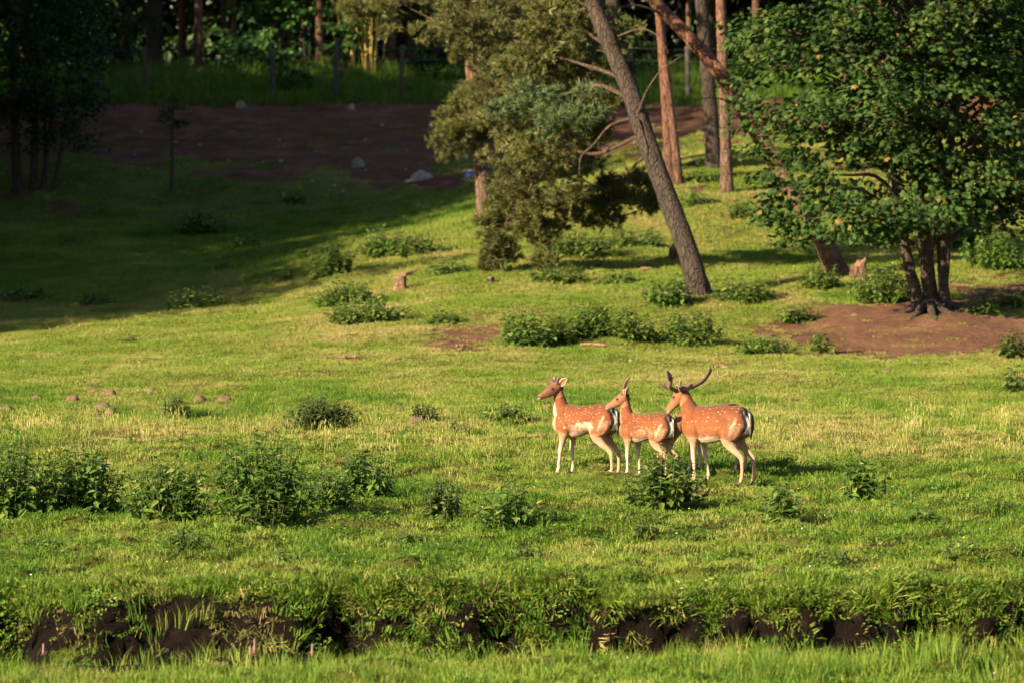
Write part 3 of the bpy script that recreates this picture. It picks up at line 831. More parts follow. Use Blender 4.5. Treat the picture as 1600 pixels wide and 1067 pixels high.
for f in (0.25, 0.5, 0.72, 0.94):
    pts_ = [o + np.array((ln * f, -0.085, hgt * f)) for o, ln, hgt in tops]
    V, q, t_ = tube(pts_, [0.006] * len(pts_), 70, 4)
    part_mesh('wire', V, [q, t_], m_, root)

# --- the leaning pine on the hillside, with low sweeping boughs
def bough_tree(name, label, base_px, stem, rads, clumps, limbs, bark, needle, per=34, size=0.2, group=None, flare=0.5, seed=0, green=(), sides=14):
    """stem, limbs and clumps are photo positions with their own distances; all are set out about the tree's foot"""
    b = hit(*base_px); dD = b[1] - stem[0][2]
    Q = lambda px, py, D: P(px, py, D + dD)
    root = thing(name, label, 'tree', b - np.array((0, 0, 0.05)), 0, group)
    sp = [np.array((0, 0, -0.25))] + [Q(*s) - b for s in stem]
    add('trunk', trunk_mesh('trunk', sp, rads, bark, sides, 60, flare, 0.14, seed), root)
    for pl, r0_, r1_, mt in limbs:
        pp = [Q(*p) - b for p in pl]
        V, q, t_ = tube(pp, np.linspace(r0_ * .62, r1_ * .6, len(pp)), 8 * len(pp), 7, 0.2, (0, 1, 0), None, 4)
        part_mesh('branch', V, [q, t_], mt, root, True)
    for cl, mt, nm in ((clumps, needle, 'crown'), (green, M['needle_green'], 'fresh_foliage')):
        if not len(cl): continue
        cen, rd = [], []
        for px, py, D, r_, k_ in cl:
            p = Q(px, py, D) - b
            for _ in range(k_):
                d = rand_dirs(1)[0] * U(0.1, 1) ** 0.5; cen.append(p + d * np.array((r_, r_ * 1.1, r_ * 0.75))); rd.append(U(0.16, 0.36) * (0.7 + 0.5 * r_))
        V, Fq = needle_clumps(np.array(cen), np.array(rd), per, size)
        part_mesh(nm, V, Fq, mt, root)
        if nm == 'crown':                                              # twigs that carry the clumps
            tw = []
            for i in range(0, len(cen), 4):
                near = sorted(((np.linalg.norm(cen[i] - (Q(*q_) - b)), k) for k, (pl, *_r) in enumerate(limbs) for q_ in pl[1:]), key=lambda z: z[0])
                if not near: break
                best = min((Q(*q_) - b for q_ in limbs[near[0][1]][0]), key=lambda v: np.linalg.norm(v - cen[i]))
                tw.append(tube([best, (best + cen[i]) / 2 + np.array((0, 0, -0.06)), cen[i]], [0.02, 0.014, 0.006], 6, 5))
            if tw:
                V, Fl = join(tw); part_mesh('twig', V, Fl, M['dead_wood'], root, True)['kind'] = 'stuff'
    return root

DW, PB, GB = M['dead_wood'], M['pine_bark'], M['grey_bark']
bough_tree('leaning_pine', 'dark leaning pine on the hillside with low sweeping boughs', (1098, 461),
    [(1080, 405, 88.2), (1045, 310, 88.6), (1010, 215, 89), (985, 140, 89.3), (955, 70, 89.6), (928, 5, 90), (900, -80, 90), (880, -190, 90)],
    [0.27, 0.20, 0.19, 0.185, 0.175, 0.165, 0.15, 0.13, 0.05],
    [(760, 20, 92, .9, 9), (830, 40, 91, .9, 9), (900, 15, 90.5, .8, 8), (850, 100, 91, .8, 9), (800, 130, 91.5, .8, 9), (905, 110, 91, .5, 5), (790, 190, 92, .6, 7), (840, 195, 91, .7, 8), (900, 205, 90.8, .6, 6),
     (815, 250, 91.5, .6, 6), (860, 235, 91, .5, 5), (800, 300, 92, .55, 8), (780, 345, 92.3, .5, 9), (765, 385, 92.5, .45, 8), (770, 410, 92.5, .3, 4), (825, 320, 91.8, .5, 6), (830, 370, 92, .45, 5), (845, 400, 92, .3, 2), (870, 290, 91.5, .5, 5),
     (945, 295, 92.5, .5, 6), (985, 300, 92.8, .5, 8), (1010, 315, 93, .3, 4), (950, 335, 92.6, .45, 8), (915, 310, 92.2, .35, 3), (965, 60, 90, .4, 3), (925, 60, 90.6, .5, 3), (940, 140, 90.2, .45, 3), (880, 150, 91.6, .7, 4), (930, 190, 91.5, .5, 2), (870, 60, 91.5, .7, 4), (960, 110, 91, .4, 4), (910, 250, 92, .4, 4), (880, 320, 92.5, .4, 4), (860, 350, 92.6, .35, 4), (700, -30, 92, .9, 7), (780, -60, 92, 1.0, 8), (880, -70, 91, 1.0, 8), (960, -80, 90, 1.0, 8), (830, -140, 91, 1.2, 10), (930, -190, 90, 1.2, 12)],
    [([(1000, 178, 89), (955, 192, 89.4), (928, 222, 89.8), (908, 242, 90), (905, 272, 90)], 0.05, 0.02, DW),
     ([(997, 174, 89), (1010, 140, 88.8), (1032, 108, 88.6), (1068, 82, 88.4)], 0.045, 0.012, DW),
     ([(996, 182, 88.9), (993, 215, 88.6), (995, 252, 88.5)], 0.03, 0.008, DW),
     ([(985, 150, 89.3), (930, 130, 90), (870, 150, 91), (810, 180, 92), (770, 200, 92.4)], 0.075, 0.015, DW),
     ([(975, 120, 89.5), (920, 100, 90), (850, 85, 91), (790, 110, 92)], 0.07, 0.015, DW),
     ([(960, 75, 89.6), (900, 40, 90.5), (830, 30, 91.3), (760, 30, 92)], 0.07, 0.015, DW),
     ([(1005, 205, 89), (940, 235, 90.2), (880, 240, 91), (830, 290, 91.6), (790, 345, 92), (765, 395, 92.4)], 0.07, 0.012, DW),
     ([(1015, 235, 89), (985, 262, 91), (960, 300, 92.2), (950, 335, 92.6)], 0.05, 0.012, DW),
     ([(948, 60, 89.8), (1000, 42, 89.4), (1030, 55, 89), (1045, 80, 88.8)], 0.035, 0.008, DW),
     ([(930, 10, 90), (880, 20, 90.5), (830, 60, 91), (800, 100, 91.5)], 0.06, 0.01, DW)],
    GB, M['needle'], 36, 0.20, seed=3, green=[(830, 158, 90.6, .38, 4), (880, 165, 90.3, .42, 5), (920, 160, 90.2, .35, 4), (860, 190, 90.3, .4, 4), (905, 180, 90.1, .35, 4), (800, 170, 90.8, .35, 3)])
bough_tree('scots_pine', 'straight pine at the foot of the shaded slope with clumped pale foliage', (759, 343),
    [(753, 270, 104), (744, 190, 104.1), (737, 110, 104.2), (731, 30, 104.2), (727, -60, 104.2), (722, -200, 104.2)],
    [0.19, 0.165, 0.155, 0.145, 0.135, 0.125, 0.11, 0.05],
    [(715, 195, 103.4, .5, 9), (705, 222, 103.3, .4, 6), (735, 175, 103.4, .5, 7), (755, 200, 103.6, .4, 5), (725, 145, 103.5, .45, 5), (765, 145, 103.5, .5, 6), (675, 20, 103.5, .8, 7), (715, 55, 103.4, .7, 8), (650, -10, 104, .7, 6), (765, 80, 103.5, .7, 7), (790, 30, 103.6, .7, 7), (740, 15, 103.3, .6, 6), (600, 15, 104.2, .7, 6), (560, 0, 104.4, .5, 4), (720, -80, 104, 1.4, 14), (680, -160, 104, 1.4, 12), (760, -180, 104, 1.4, 12)],
    [([(745, 195, 104.1), (728, 185, 103.6), (712, 195, 103.4)], 0.04, 0.012, DW), ([(741, 150, 104.1), (760, 140, 103.6), (775, 140, 103.5)], 0.04, 0.012, DW),
     ([(735, 75, 104.2), (710, 50, 103.6), (680, 30, 103.5), (640, 10, 104)], 0.05, 0.012, DW), ([(735, 90, 104.2), (760, 80, 103.6), (785, 50, 103.6)], 0.05, 0.012, DW), ([(730, 10, 104.2), (670, -5, 104), (600, 12, 104.2), (560, 2, 104.4)], 0.05, 0.01, DW)],
    PB, M['needle'], 34, 0.20, seed=5)
# the pine that leans right across behind the maple
bough_tree('fallen_leaning_pine', 'red-barked pine leaning steeply behind the leafy maple', (1318, 428),
    [(1290, 380, 93.2), (1235, 290, 93.8), (1170, 183, 94.5), (1120, 105, 95), (1070, 48, 95.5), (1018, -4, 96), (960, -70, 96.5), (900, -150, 97)],
    [0.27, 0.20, 0.17, 0.155, 0.15, 0.14, 0.13, 0.115, 0.10, 0.04],
    [(930, -120, 97, .9, 9), (890, -160, 97, 1.0, 10), (970, -130, 96.5, .9, 7)],
    [([(1150, 160, 94.7), (1120, 150, 94.3), (1085, 152, 94)], 0.035, 0.01, DW), ([(1040, 20, 95.8), (990, 5, 95.5), (940, 20, 95)], 0.05, 0.015, DW), ([(1095, 72, 95.2), (1105, 40, 95), (1100, 10, 95)], 0.03, 0.008, DW)],
    M['red_bark'], M['needle'], 34, 0.2, seed=7, sides=12)
def ridge_pine(label, base, top, d0, r, bark, seed, nm='slender_pine'):
    return bough_tree(nm, label, base, [((base[0] * .7 + top[0] * .3), base[1] * .7 + top[1] * .3, d0), ((base[0] * .35 + top[0] * .65), base[1] * .35 + top[1] * .65, d0), (top[0], top[1], d0), (2.2 * top[0] - 1.2 * base[0], 2.2 * top[1] - 1.2 * base[1], d0)],
        [r * 1.3, r * 1.05, r, r * .95, r * .88, r * .3],
        [(2.2 * top[0] - 1.2 * base[0] + U(-40, 40), 2.2 * top[1] - 1.2 * base[1] + U(-30, 130), d0 + U(-1, 1), 1.0, 4) for _ in range(6)],
        [([(top[0], top[1] - 150, d0), (top[0] + 30, top[1] - 180, d0), (top[0] + 60, top[1] - 190, d0)], 0.03, 0.01, DW)], bark, M['needle'], 30, 0.22, flare=0.25, seed=seed, sides=10)
b_ = hit(1050, 287)[1]; ridge_pine('thin red pine on the crest, the redder of a close pair', (1049, 287), (1030, 0), b_, 0.115, M['red_bark'], 21)
b_ = hit(1064, 288)[1]; ridge_pine('thin dead-topped pine stem crossing behind the redder one', (1064, 289), (1022, -30), b_ + .4, 0.085, M['red_bark'], 22)
b_ = hit(1118, 262)[1]; ridge_pine('grey-brown pine on the crest beside the straighter red one', (1118, 264), (1096, 0), b_, 0.165, M['grey_bark'], 23)
b_ = hit(1137, 302)[1]; ridge_pine('straight red-brown pine standing alone below the crest', (1137, 303), (1126, 0), b_, 0.125, M['pine_bark'], 24)

# pine whose pale boughs hang in beside the maple
q_ = hit(1590, 440)
bough_tree('hillside_pine', 'pine beyond the maple with pale grey-green hanging boughs', (1690, 440),
    [(1690, 330, q_[1] - 1), (1688, 150, q_[1] - 1), (1685, -20, q_[1] - 1), (1680, -200, q_[1] - 1)], [0.22, 0.18, 0.17, 0.15, 0.13, 0.06],
    [(1575, 110, q_[1] - 4, .5, 6), (1540, 120, q_[1] - 4.2, .4, 5), (1595, 150, q_[1] - 4, .5, 6), (1560, 190, q_[1] - 4.2, .4, 5), (1585, 215, q_[1] - 4, .4, 5), (1525, 95, q_[1] - 4.2, .3, 3), (1600, 240, q_[1] - 4, .3, 3), (1650, 60, q_[1] - 2, .9, 9), (1660, 180, q_[1] - 2, .8, 7), (1640, -60, q_[1] - 2, 1.2, 10), (1700, -150, q_[1] - 1, 1.6, 14)],
    [([(1688, 120, q_[1] - 1), (1640, 110, q_[1] - 2.5), (1590, 115, q_[1] - 4), (1535, 105, q_[1] - 4.2)], 0.06, 0.012, DW), ([(1688, 190, q_[1] - 1), (1640, 185, q_[1] - 2.5), (1595, 195, q_[1] - 4), (1560, 200, q_[1] - 4.2)], 0.06, 0.012, DW)],
    PB, M['needle_green'], 34, 0.2, seed=9)

# --- the maple
b = mb.copy()
root = thing('maple_tree', 'leafy field maple on three stems above the bare red bank', 'tree', b - np.array((0, 0, 0.05)))
for pl, rr in (([(1440, 490), (1432, 455), (1420, 410), (1406, 330), (1395, 230), (1380, 120), (1350, -20)], [0.15, .11, .10, .095, .085, .07, .04]),
               ([(1458, 492), (1452, 440), (1445, 380), (1440, 290), (1430, 180), (1425, 60), (1420, -120)], [0.17, .135, .13, .125, .115, .1, .05]),
               ([(1476, 490), (1475, 450), (1472, 380), (1480, 290), (1490, 180), (1520, 60), (1560, -60)], [0.14, .10, .095, .09, .08, .065, .04])):
    pp = [P(px, py, b[1] + (0.15 if k else 0) + 0.1 * math.sin(px)) - b for k, (px, py) in enumerate(pl)]
    pp[0][2] = -0.2
    add('trunk', trunk_mesh('trunk', pp, rr, M['dark_bark'], 12, 50, 0.45, 0.14, int(px)), root)
for pl in ([(1474, 480), (1482, 420), (1483, 365), (1480, 300)], [(1432, 480), (1447, 440), (1456, 400), (1462, 350)]):
    pp = [P(px, py, b[1] - 0.2) - b for px, py in pl]
    V, q, t_ = tube(pp, [0.03, 0.022, 0.02, 0.012], 20, 6); part_mesh('shoot', V, [q, t_], M['grey_bark'], root, True)
cz = 5.2; cc0 = np.array((-0.25, 0.3, cz))
cl = shell(330, cc0, np.array((3.35, 3.1, 4.6)), 0.42, -0.92, 5)
low = P(1265, 345, b[1] - 1.2) - b
ex = [P(px, py, b[1] + dd) - b for px, py, dd in ((1255, 340, -1.5), (1235, 362, -1.6), (1285, 350, -1.8), (1310, 340, -2), (1345, 355, -2), (1375, 362, -2), (1400, 350, -1.8), (1270, 310, -1.7), (1215, 300, -1.2), (1195, 270, -1), (1180, 225, -1), (1175, 180, -.8), (1330, 320, -2.2), (1365, 330, -2.4), (1400, 310, -2.4), (1300, 300, -2.2), (1440, 330, -2), (1465, 325, -1.6), (1240, 270, -1.8), (1280, 270, -2), (1205, 330, -1.4),
                                                     (1490, 330, -.4), (1530, 300, 0), (1570, 290, .5), (1550, 320, .3), (1510, 320, .6), (1590, 310, 1), (1540, 260, .2), (1580, 250, .6), (1600, 280, .8), (1500, 290, -.2), (1560, 335, .8))]
keepc = [p for p in cl if p[2] > 1.55 + 0.25 * abs(p[0] + 0.4)]
cl = np.array(keepc + ex)
for p in cl[::4]:
    st = np.array((p[0] * 0.16, p[1] * 0.16 + 0.2, max(1.0, p[2] * 0.72)))
    limb(root, st, p, 0.05, 0.012, M['dark_bark'], 0.08)
V, Fq = leaf_clumps(cl, U(0.42, 0.78, len(cl)), 92, 0.122, MAPLE, MAPLEF, 0.42, 0.8, 0.35, cc0)
part_mesh('crown', V, Fq, M['maple'], root)
# roots gripping the bank
for i, (dx, dy) in enumerate(((-.5, -.7), (.1, -.9), (.55, -.6), (-.8, -.2), (.8, .0))):
    e = np.array((dx, dy, 0)); e[2] = float(H(b[0] + dx, b[1] + dy)) - b[2] - 0.02
    V, q, t_ = tube([(dx * .12, dy * .12, 0.22), (dx * .45, dy * .45, e[2] * .45 + 0.10), e + np.array((0, 0, 0.02))], [0.10, 0.07, 0.02], 12, 7, 0.15)
    part_mesh('root', V, [q, t_], M['grey_bark'], root, True)

# --- dark tree and saplings in the hollow
b = hit(62, 300, 90)
root = thing('hollow_tree', 'dark many-stemmed tree in deep shade beside the hollow', 'tree', b - np.array((0, 0, .05)))
for px0, px1, py1, r in ((28, 20, 60, .12), (52, 60, 40, .1), (64, 90, 90, .06), (80, 110, 110, .06), (70, 72, 130, .05)):
    p0 = P(px0, 300, b[1]) - b; p1 = P(px1, py1, b[1]) - b
    p0[2] = float(H(b[0] + p0[0], b[1])) - b[2] - .15
    add('trunk', trunk_mesh('trunk', [p0, p0 * .6 + p1 * .4 + U(-.1, .1, 3), p1], [r * 1.2, r, r * .4], M['dark_bark'], 9, 20, .3, .12, px0), root)
cc = np.array([P(px, py, b[1] + U(-1.5, 1.5)) - b for px, py in [(U(-120, 165), U(-60, 175)) for _ in range(330)] + [(U(-40, 150), U(140, 225)) for _ in range(70)] + [(U(-120, 150), U(-330, -40)) for _ in range(90)]])
V, Fq = leaf_clumps(cc, U(.3, .55, len(cc)), 40, 0.15)
part_mesh('crown', V, Fq, M['shade_leaf'], root)
b = hit(262, 302, 90)
root = thing('pine_sapling', 'thin crooked sapling standing alone in the shaded hollow', 'tree', b - np.array((0, 0, .05)))
pp = [P(px, py, b[1]) - b for px, py in ((260, 304), (268, 285), (269, 240), (270, 190), (272, 150))]
add('trunk', trunk_mesh('trunk', pp, [.08, .055, .045, .035, .012], M['dark_bark'], 8, 30, 0.2, .2, 3), root)
cc = np.array([P(px, py, b[1] + U(-.2, .2)) - b for px, py in ((268, 190), (262, 175), (275, 170), (270, 155), (285, 192), (255, 185))])
V, Fq = needle_clumps(cc, U(.12, .22, 6), 24, .16)
part_mesh('crown', V, Fq, M['needle_dark'], root)
# ---------------------------------------------------------------- deer
m, t, N, L, B = nodes('deer_coat')
ca = N.new('ShaderNodeAttribute'); ca.attribute_name = 'coat'
oc = N.new('ShaderNodeTexCoord')
mp = N.new('ShaderNodeMapping'); mp.inputs['Scale'].default_value = (0.5, 1, 1); L.new(oc.outputs['Object'], mp.inputs[0])
nz = noise(N, L, 70, 4, mp.outputs[0], 0.7)
fur = ramp(N, L, nz, [(0.25, (0.62, 0.60, 0.58)), (0.75, (1.22, 1.22, 1.22))])
L.new(mixc(N, L, 1.0, ca.outputs['Color'], fur, 'MULTIPLY'), B.inputs['Base Color'])
B.inputs['Roughness'].default_value = 0.62; B.inputs['Specular IOR Level'].default_value = 0.25
B.inputs['Sheen Weight'].default_value = 0.15; B.inputs['Sheen Roughness'].default_value = 0.4
bump(N, L, B, nz, 0.8, 0.010)
M['coat'] = m
m, t, N, L, B = nodes('antler_velvet')
oc = N.new('ShaderNodeTexCoord'); nz = noise(N, L, 40, 4, oc.outputs['Object'])
L.new(ramp(N, L, nz, [(0.3, (0.075, 0.032, 0.022)), (0.7, (0.15, 0.07, 0.042))]), B.inputs['Base Color'])
B.inputs['Roughness'].default_value = 0.75; B.inputs['Sheen Weight'].default_value = 0.25; bump(N, L, B, nz, 0.4, 0.004)
M['velvet'] = m
m, t, N, L, B = nodes('dark_horn'); B.inputs['Base Color'].default_value = (0.03, 0.022, 0.018, 1); B.inputs['Roughness'].default_value = 0.45; M['hoof'] = m
m, t, N, L, B = nodes('deer_eye'); B.inputs['Base Color'].default_value = (0.008, 0.006, 0.005, 1); B.inputs['Roughness'].default_value = 0.1; M['eye'] = m
m, t, N, L, B = nodes('deer_nose'); B.inputs['Base Color'].default_value = (0.02, 0.016, 0.015, 1); B.inputs['Roughness'].default_value = 0.35; M['nose'] = m

RUST, SPINE, CREAM, TAN, DUSK, BLACK, WHITE = (np.array(c) for c in ((0.18, 0.046, 0.008), (0.085, 0.027, 0.011), (0.52, 0.39, 0.29), (0.34, 0.19, 0.11), (0.17, 0.085, 0.05), (0.022, 0.016, 0.014), (0.72, 0.66, 0.58)))

def remeshed(parts, voxel):
    V, Fl = join(parts)
    me = mesh_data('tmp', V, Fl)
    o = bpy.data.objects.new('tmp', me); COL.objects.link(o)
    r = o.modifiers.new('r', 'REMESH'); r.mode = 'VOXEL'; r.voxel_size = voxel
    s = o.modifiers.new('s', 'SMOOTH'); s.factor = 0.5; s.iterations = 4
    dg = bpy.context.evaluated_depsgraph_get()
    out = bpy.data.meshes.new_from_object(o.evaluated_get(dg))
    bpy.data.objects.remove(o); bpy.data.meshes.remove(me)
    return out

def set_col(me, col):
    a = me.color_attributes.new('coat', 'FLOAT_COLOR', 'POINT')
    a.data.foreach_set('color', np.hstack([col, np.ones((len(col), 1))]).astype(np.float32).ravel())

def uv_ball(c, r, sx=1, sy=1, sz=1, n=8):
    th = np.linspace(0, math.pi, n); pts_ = [(0, 0, math.cos(a)) for a in th]; rr = [max(1e-3, math.sin(a)) * r for a in th]
    V, q, t_ = tube([np.array((0, 0, math.cos(a) * r)) for a in th], rr, n, 10)
    return V * np.array((sx, sy, sz)) + c, q, t_

XS = 0.90
def deer(label, px, py, heading, scale, neck, head_az, head_pitch, fore, hind, antler, flank=1.0, face=RUST, throat=1.0, seed=0, belly=0.0, ear_up=.5, D_add=0.0, group='fallow deer standing on the meadow'):
    """local frame: x forward, y to the deer's left, z up; fore/hind = (near, far) hoof x; near is the deer's left"""
    g_ = np.random.default_rng(seed)
    gp = hit(px, py); gp[1] += D_add; gp[2] = float(H(gp[0], gp[1]))
    hz = math.radians(heading)
    root = thing('fallow_deer', label, 'deer', gp - np.array((0, 0, 0.012)), hz, group)
    ps = []
    st = [(-.465, .715, .03, .05), (-.445, .705, .085, .105), (-.39, .695, .125, .15), (-.30, .69, .138, .172), (-.17, .682 - belly * .3, .140, .172 + belly * .3), (0.0, .664 - belly, .148, .168 + belly), (.14, .640 - belly * .6, .150, .186 + belly * .5), (.26, .640, .138, .20), (.35, .655, .112, .185), (.42, .68, .082, .145), (.455, .70, .035, .06)]
    ps.append(tube([(x * XS, 0, z) for x, z, a, b in st], [(a, b) for x, z, a, b in st], 44, 22))
    nk = np.array([n_[:3] for n_ in neck], float); nk[:, 0] *= XS; nr = np.array([n_[3:] for n_ in neck], float) * np.linspace(1, .9, len(neck))[:, None]
    ps.append(tube(nk, nr, 26, 18))
    poll = nk[-1]
    ha = math.radians(head_az - heading); hp = math.radians(head_pitch)
    hd = np.array((math.cos(ha) * math.cos(hp), math.sin(ha) * math.cos(hp), math.sin(hp)))
    hl = np.array((-math.sin(ha), math.cos(ha), 0.0)); hu = np.cross(hd, hl)
    HS = 1.12
    hs = [(-.055, .0, .03, .035), (-.03, .004, .05, .052), (.02, .006, .058, .064), (.075, .0, .055, .064), (.125, -.008, .044, .054), (.175, -.016, .033, .041), (.215, -.02, .028, .034), (.242, -.022, .024, .028), (.258, -.022, .010, .012)]
    ps.append(tube([poll + (hd * a + hu * b) * HS for a, b, _, _ in hs], [(r1 * HS, r2 * HS) for _, _, r1, r2 in hs], 30, 16, lateral=hl))
    hooves = []
    for side, (fx, hx) in ((1, (fore[0], hind[0])), (-1, (fore[1], hind[1]))):
        fl = [(.29, .085, .70, .05, .09), (.275, .104, .60, .064, .105), (.27, .103, .51, .050, .076), (.275, .092, .42, .033, .042), (.285, .086, .34, .026, .031), (.288, .084, .285, .025, .029), (.285, .082, .23, .0185, .021), (.285, .080, .14, .0165, .019), (.285, .080, .085, .020, .024), (.30, .080, .045, .0175, .021), (.315, .080, .015, .018, .024)]
        dx = fx - .315
        pts_ = [((x + dx * sstep(.62, .02, z) ** 0.9) * XS, side * y, z) for x, y, z, _, _ in fl]
        ps.append(tube(pts_, [(a, b) for *_, a, b in fl], 46, 12)); hooves.append(pts_[-1])
        hl_ = [(-.30, .070, .72, .05, .10), (-.275, .102, .63, .066, .140), (-.235, .112, .54, .062, .115), (-.225, .108, .47, .046, .075), (-.275, .100, .40, .035, .046), (-.345, .092, .335, .025, .034), (-.375, .088, .295, .022, .032), (-.372, .086, .24, .0185, .024), (-.362, .084, .15, .0165, .020), (-.352, .084, .088, .020, .024), (-.335, .084, .045, .0175, .021), (-.318, .084, .015, .018, .024)]
        dx = hx + .318
        pts_ = [((x + dx * sstep(.60, .05, z) ** 0.9) * XS, side * y, z) for x, y, z, _, _ in hl_]
        ps.append(tube(pts_, [(a, b) for *_, a, b in hl_], 52, 12)); hooves.append(pts_[-1])
    me = remeshed(ps, 0.0072)
    n = len(me.vertices); co = np.empty(n * 3, np.float32); me.vertices.foreach_get('co', co); co = co.reshape(-1, 3).astype(float)
    x, y, z = co.T
    x = np.where((x > .3) & (z > .7), x, x / XS)
    w1 = fbm(x * 22 + y * 7, z * 22 - y * 5, 400 + seed, 3) - 0.5
    col = np.tile(RUST, (n, 1)) * (1 + 0.6 * w1)[:, None]
    def blend(c, k):
        nonlocal col
        k = np.clip(k, 0, 1)[:, None]; col = col * (1 - k) + np.asarray(c) * k
    torso = sstep(.42, .36, x)
    blend(SPINE, 0.35 * sstep(.70, .84, z) * sstep(.36, .3, x))
    blend(SPINE, 0.85 * sstep(.045, .012, np.abs(y)) * sstep(.74, .80, z) * sstep(.36, .3, x))
    blend(np.array((.215, .068, .018)), 0.8 * sstep(.72, .58, z) * torso)
    blend(CREAM, flank * 0.8 * sstep(1.35, .45, ell(x, z + .1 * x, -.04, .58, .19, .062) + 2.2 * w1) * (np.abs(y) > .06))
    blend(np.array((.25, .078, .024)), 0.5 * (1 - flank) * sstep(1.1, .7, ell(x, z, -.02, .58, .2, .05)))
    blend(CREAM, sstep(.545, .50, z + .10 * np.abs(x) + .04 * w1) * sstep(-.30, -.2, x) * sstep(.33, .25, x) * (z > .3))
    blend(TAN, sstep(.56, .46, z + .05 * w1) * ((x > .2) | (x < -.15)))
    blend(CREAM * 1.1, 0.9 * sstep(.50, .24, z))
    blend(TAN, 0.75 * sstep(-.26, -.37, x + .05 * w1) * sstep(.70, .62, z))
    blend(CREAM, 0.5 * sstep(.030, .006, np.abs((x + .315) + .38 * (z - .64))) * sstep(.53, .57, z) * sstep(.75, .69, z) * (np.abs(y) > .06))
    # chest and throat
    nx_ = np.interp(z, nk[:, 2], nk[:, 0])  if nk[-1][2] > nk[0][2] + .1 else np.full(n, 9.0)
    isneck = (z > .70) & (x > .26)
    blend(CREAM, throat * 0.9 * sstep(.028, .065, x - nx_ + .03 * w1) * isneck * sstep(nk[-1][2] - .02, nk[-1][2] - .1, z))
    blend(CREAM, 0.6 * throat * sstep(.38, .43, x) * sstep(.50, .56, z) * sstep(.74, .68, z))
    blend(SPINE, 0.45 * sstep(-.015, -.06, x - nx_ + .03 * w1) * isneck)
    blend(RUST * .55, 0.35 * sstep(.50, .62, fbm(x * 6 + seed, z * 8 + y * 3, 430 + seed, 2)) * (z > .5))
    # rump
    rear = sstep(-.395, -.425, x) * (z > .42)
    blend(WHITE, rear * sstep(.085, .065, np.abs(y)))
    blend(BLACK, sstep(-.36, -.385, x) * sstep(.058, .072, np.abs(y)) * sstep(.105, .092, np.abs(y)) * sstep(.53, .57, z) * (z < .86))
    blend(BLACK, sstep(-.34, -.37, x) * sstep(.035, .02, np.abs(y)) * (z > .76))
    # head
    rel = (co - poll) / HS; hx_ = rel @ hd; hy_ = rel @ hl; hz_ = rel @ hu
    ish = (hx_ > -.05) & (np.abs(hy_) < .08) & (np.abs(hz_) < .09) & (hx_ < .28)
    blend(face, 0.92 * ish * sstep(-.03, .02, hx_))
    blend(TAN * 1.1, 0.6 * ish * sstep(-.01, -.045, hz_) * sstep(.04, .09, hx_))
    blend(DUSK * .8, 0.8 * ish * sstep(.02, .045, hz_) * sstep(.05, .1, hx_))
    blend(DUSK * .6, 0.7 * ish * sstep(.034, .018, np.sqrt((hx_ - .085) ** 2 + (hz_ - .022) ** 2)))
    blend(CREAM, 0.85 * ish * sstep(.215, .235, hx_) * sstep(-.025, -.035, hz_))
    # white spots in loose rows
    cand = np.where((x > -.40) & (x < .34) & (z > .585 + .12 * np.abs(x)) & (z < .835) & (np.abs(y) > .02) & ~isneck)[0]
    g_.shuffle(cand); chosen = []
    for c_ in cand[:9000]:
        p = co[c_]
        gap = 0.036 + 0.012 * (p[2] < .66)
        if all((p[0] - q[0]) ** 2 * .7 + (p[1] - q[1]) ** 2 + (p[2] - q[2]) ** 2 > gap ** 2 for q in chosen): chosen.append(p)
        if len(chosen) > 290: break
    k = np.zeros(n)
    for p in chosen:
        r = g_.uniform(.0030, .0068) * (1.25 if p[2] < .70 and p[0] < -.1 else 1.0)
        if g_.random() < 0.36: continue
        d = np.sqrt(((co - p) ** 2 * np.array((.6, 1, 1))).sum(1)); k = np.maximum(k, g_.uniform(.55, 1) * sstep(r * 1.7, r * .4, d))
    blend((0.60, 0.42, 0.27), 0.78 * k)
    set_col(me, col)
    me.transform(Matrix.Scale(scale, 4)); me.materials.append(M['coat'])
    me.polygons.foreach_set('use_smooth', np.ones(len(me.polygons), bool))
    add('body', me, root)
    # hooves: two toes each
    for hx0, hy0, hz0 in hooves:
        tv = []
        for s in (-1, 1):
            tv.append(tube([(hx0 - .018, hy0 + s * .011, .040), (hx0 + .006, hy0 + s * .012, .022), (hx0 + .040, hy0 + s * .009, .006)], [(.010, .012), (.013, .020), (.007, .007)], 8, 8))
        V, Fl = join(tv); part_mesh('hoof', V * scale, Fl, M['hoof'], root, True)
    # tail: black above, white fringe at the sides
    ta = [(-.39, .80, .018, .016), (-.425, .765, .030, .018), (-.442, .69, .036, .018), (-.440, .62, .034, .017), (-.428, .55, .022, .012), (-.425, .50, .006, .005)]
    V, q, t_ = tube([(a, 0, b) for a, b, _, _ in ta], [(c_, d_) for _, _, c_, d_ in ta], 22, 14)
    tm = mesh_data('tail', V * scale, [q, t_], [M['coat']], True)
    k = (sstep(.022, .031, np.abs(V[:, 1])) * sstep(-.437, -.428, V[:, 0]))[:, None]
    set_col(tm, BLACK * (1 - k) + WHITE * k); add('tail', tm, root)
    # ears
    for s in (1, -1):
        e0 = poll + hd * -.012 + hl * s * .046 + hu * .034
        ed = norm(hl * s * .80 + hu * ear_up - hd * .34); ew = norm(np.cross(ed, hd * .8 + hl * s * .3)); en = np.cross(ed, ew)
        if np.dot(en, hd + hl * s * .4) < 0: en = -en
        rows = np.linspace(0, 1, 9); wd = .036 * np.sin(np.pi * np.clip(rows * .93 + .10, 0, 1)) ** .75
        wd[-1] = .002
        cols = np.linspace(-1, 1, 7); ev = []
        for r_, w_ in zip(rows, wd):
            for c_ in cols: ev.append(e0 + ed * r_ * .15 + ew * c_ * w_ + en * (.024 * c_ * c_ * min(1, w_ / .03) - .010))
        ev = np.array(ev); ii = np.arange(8)[:, None] * 7 + np.arange(6)[None]
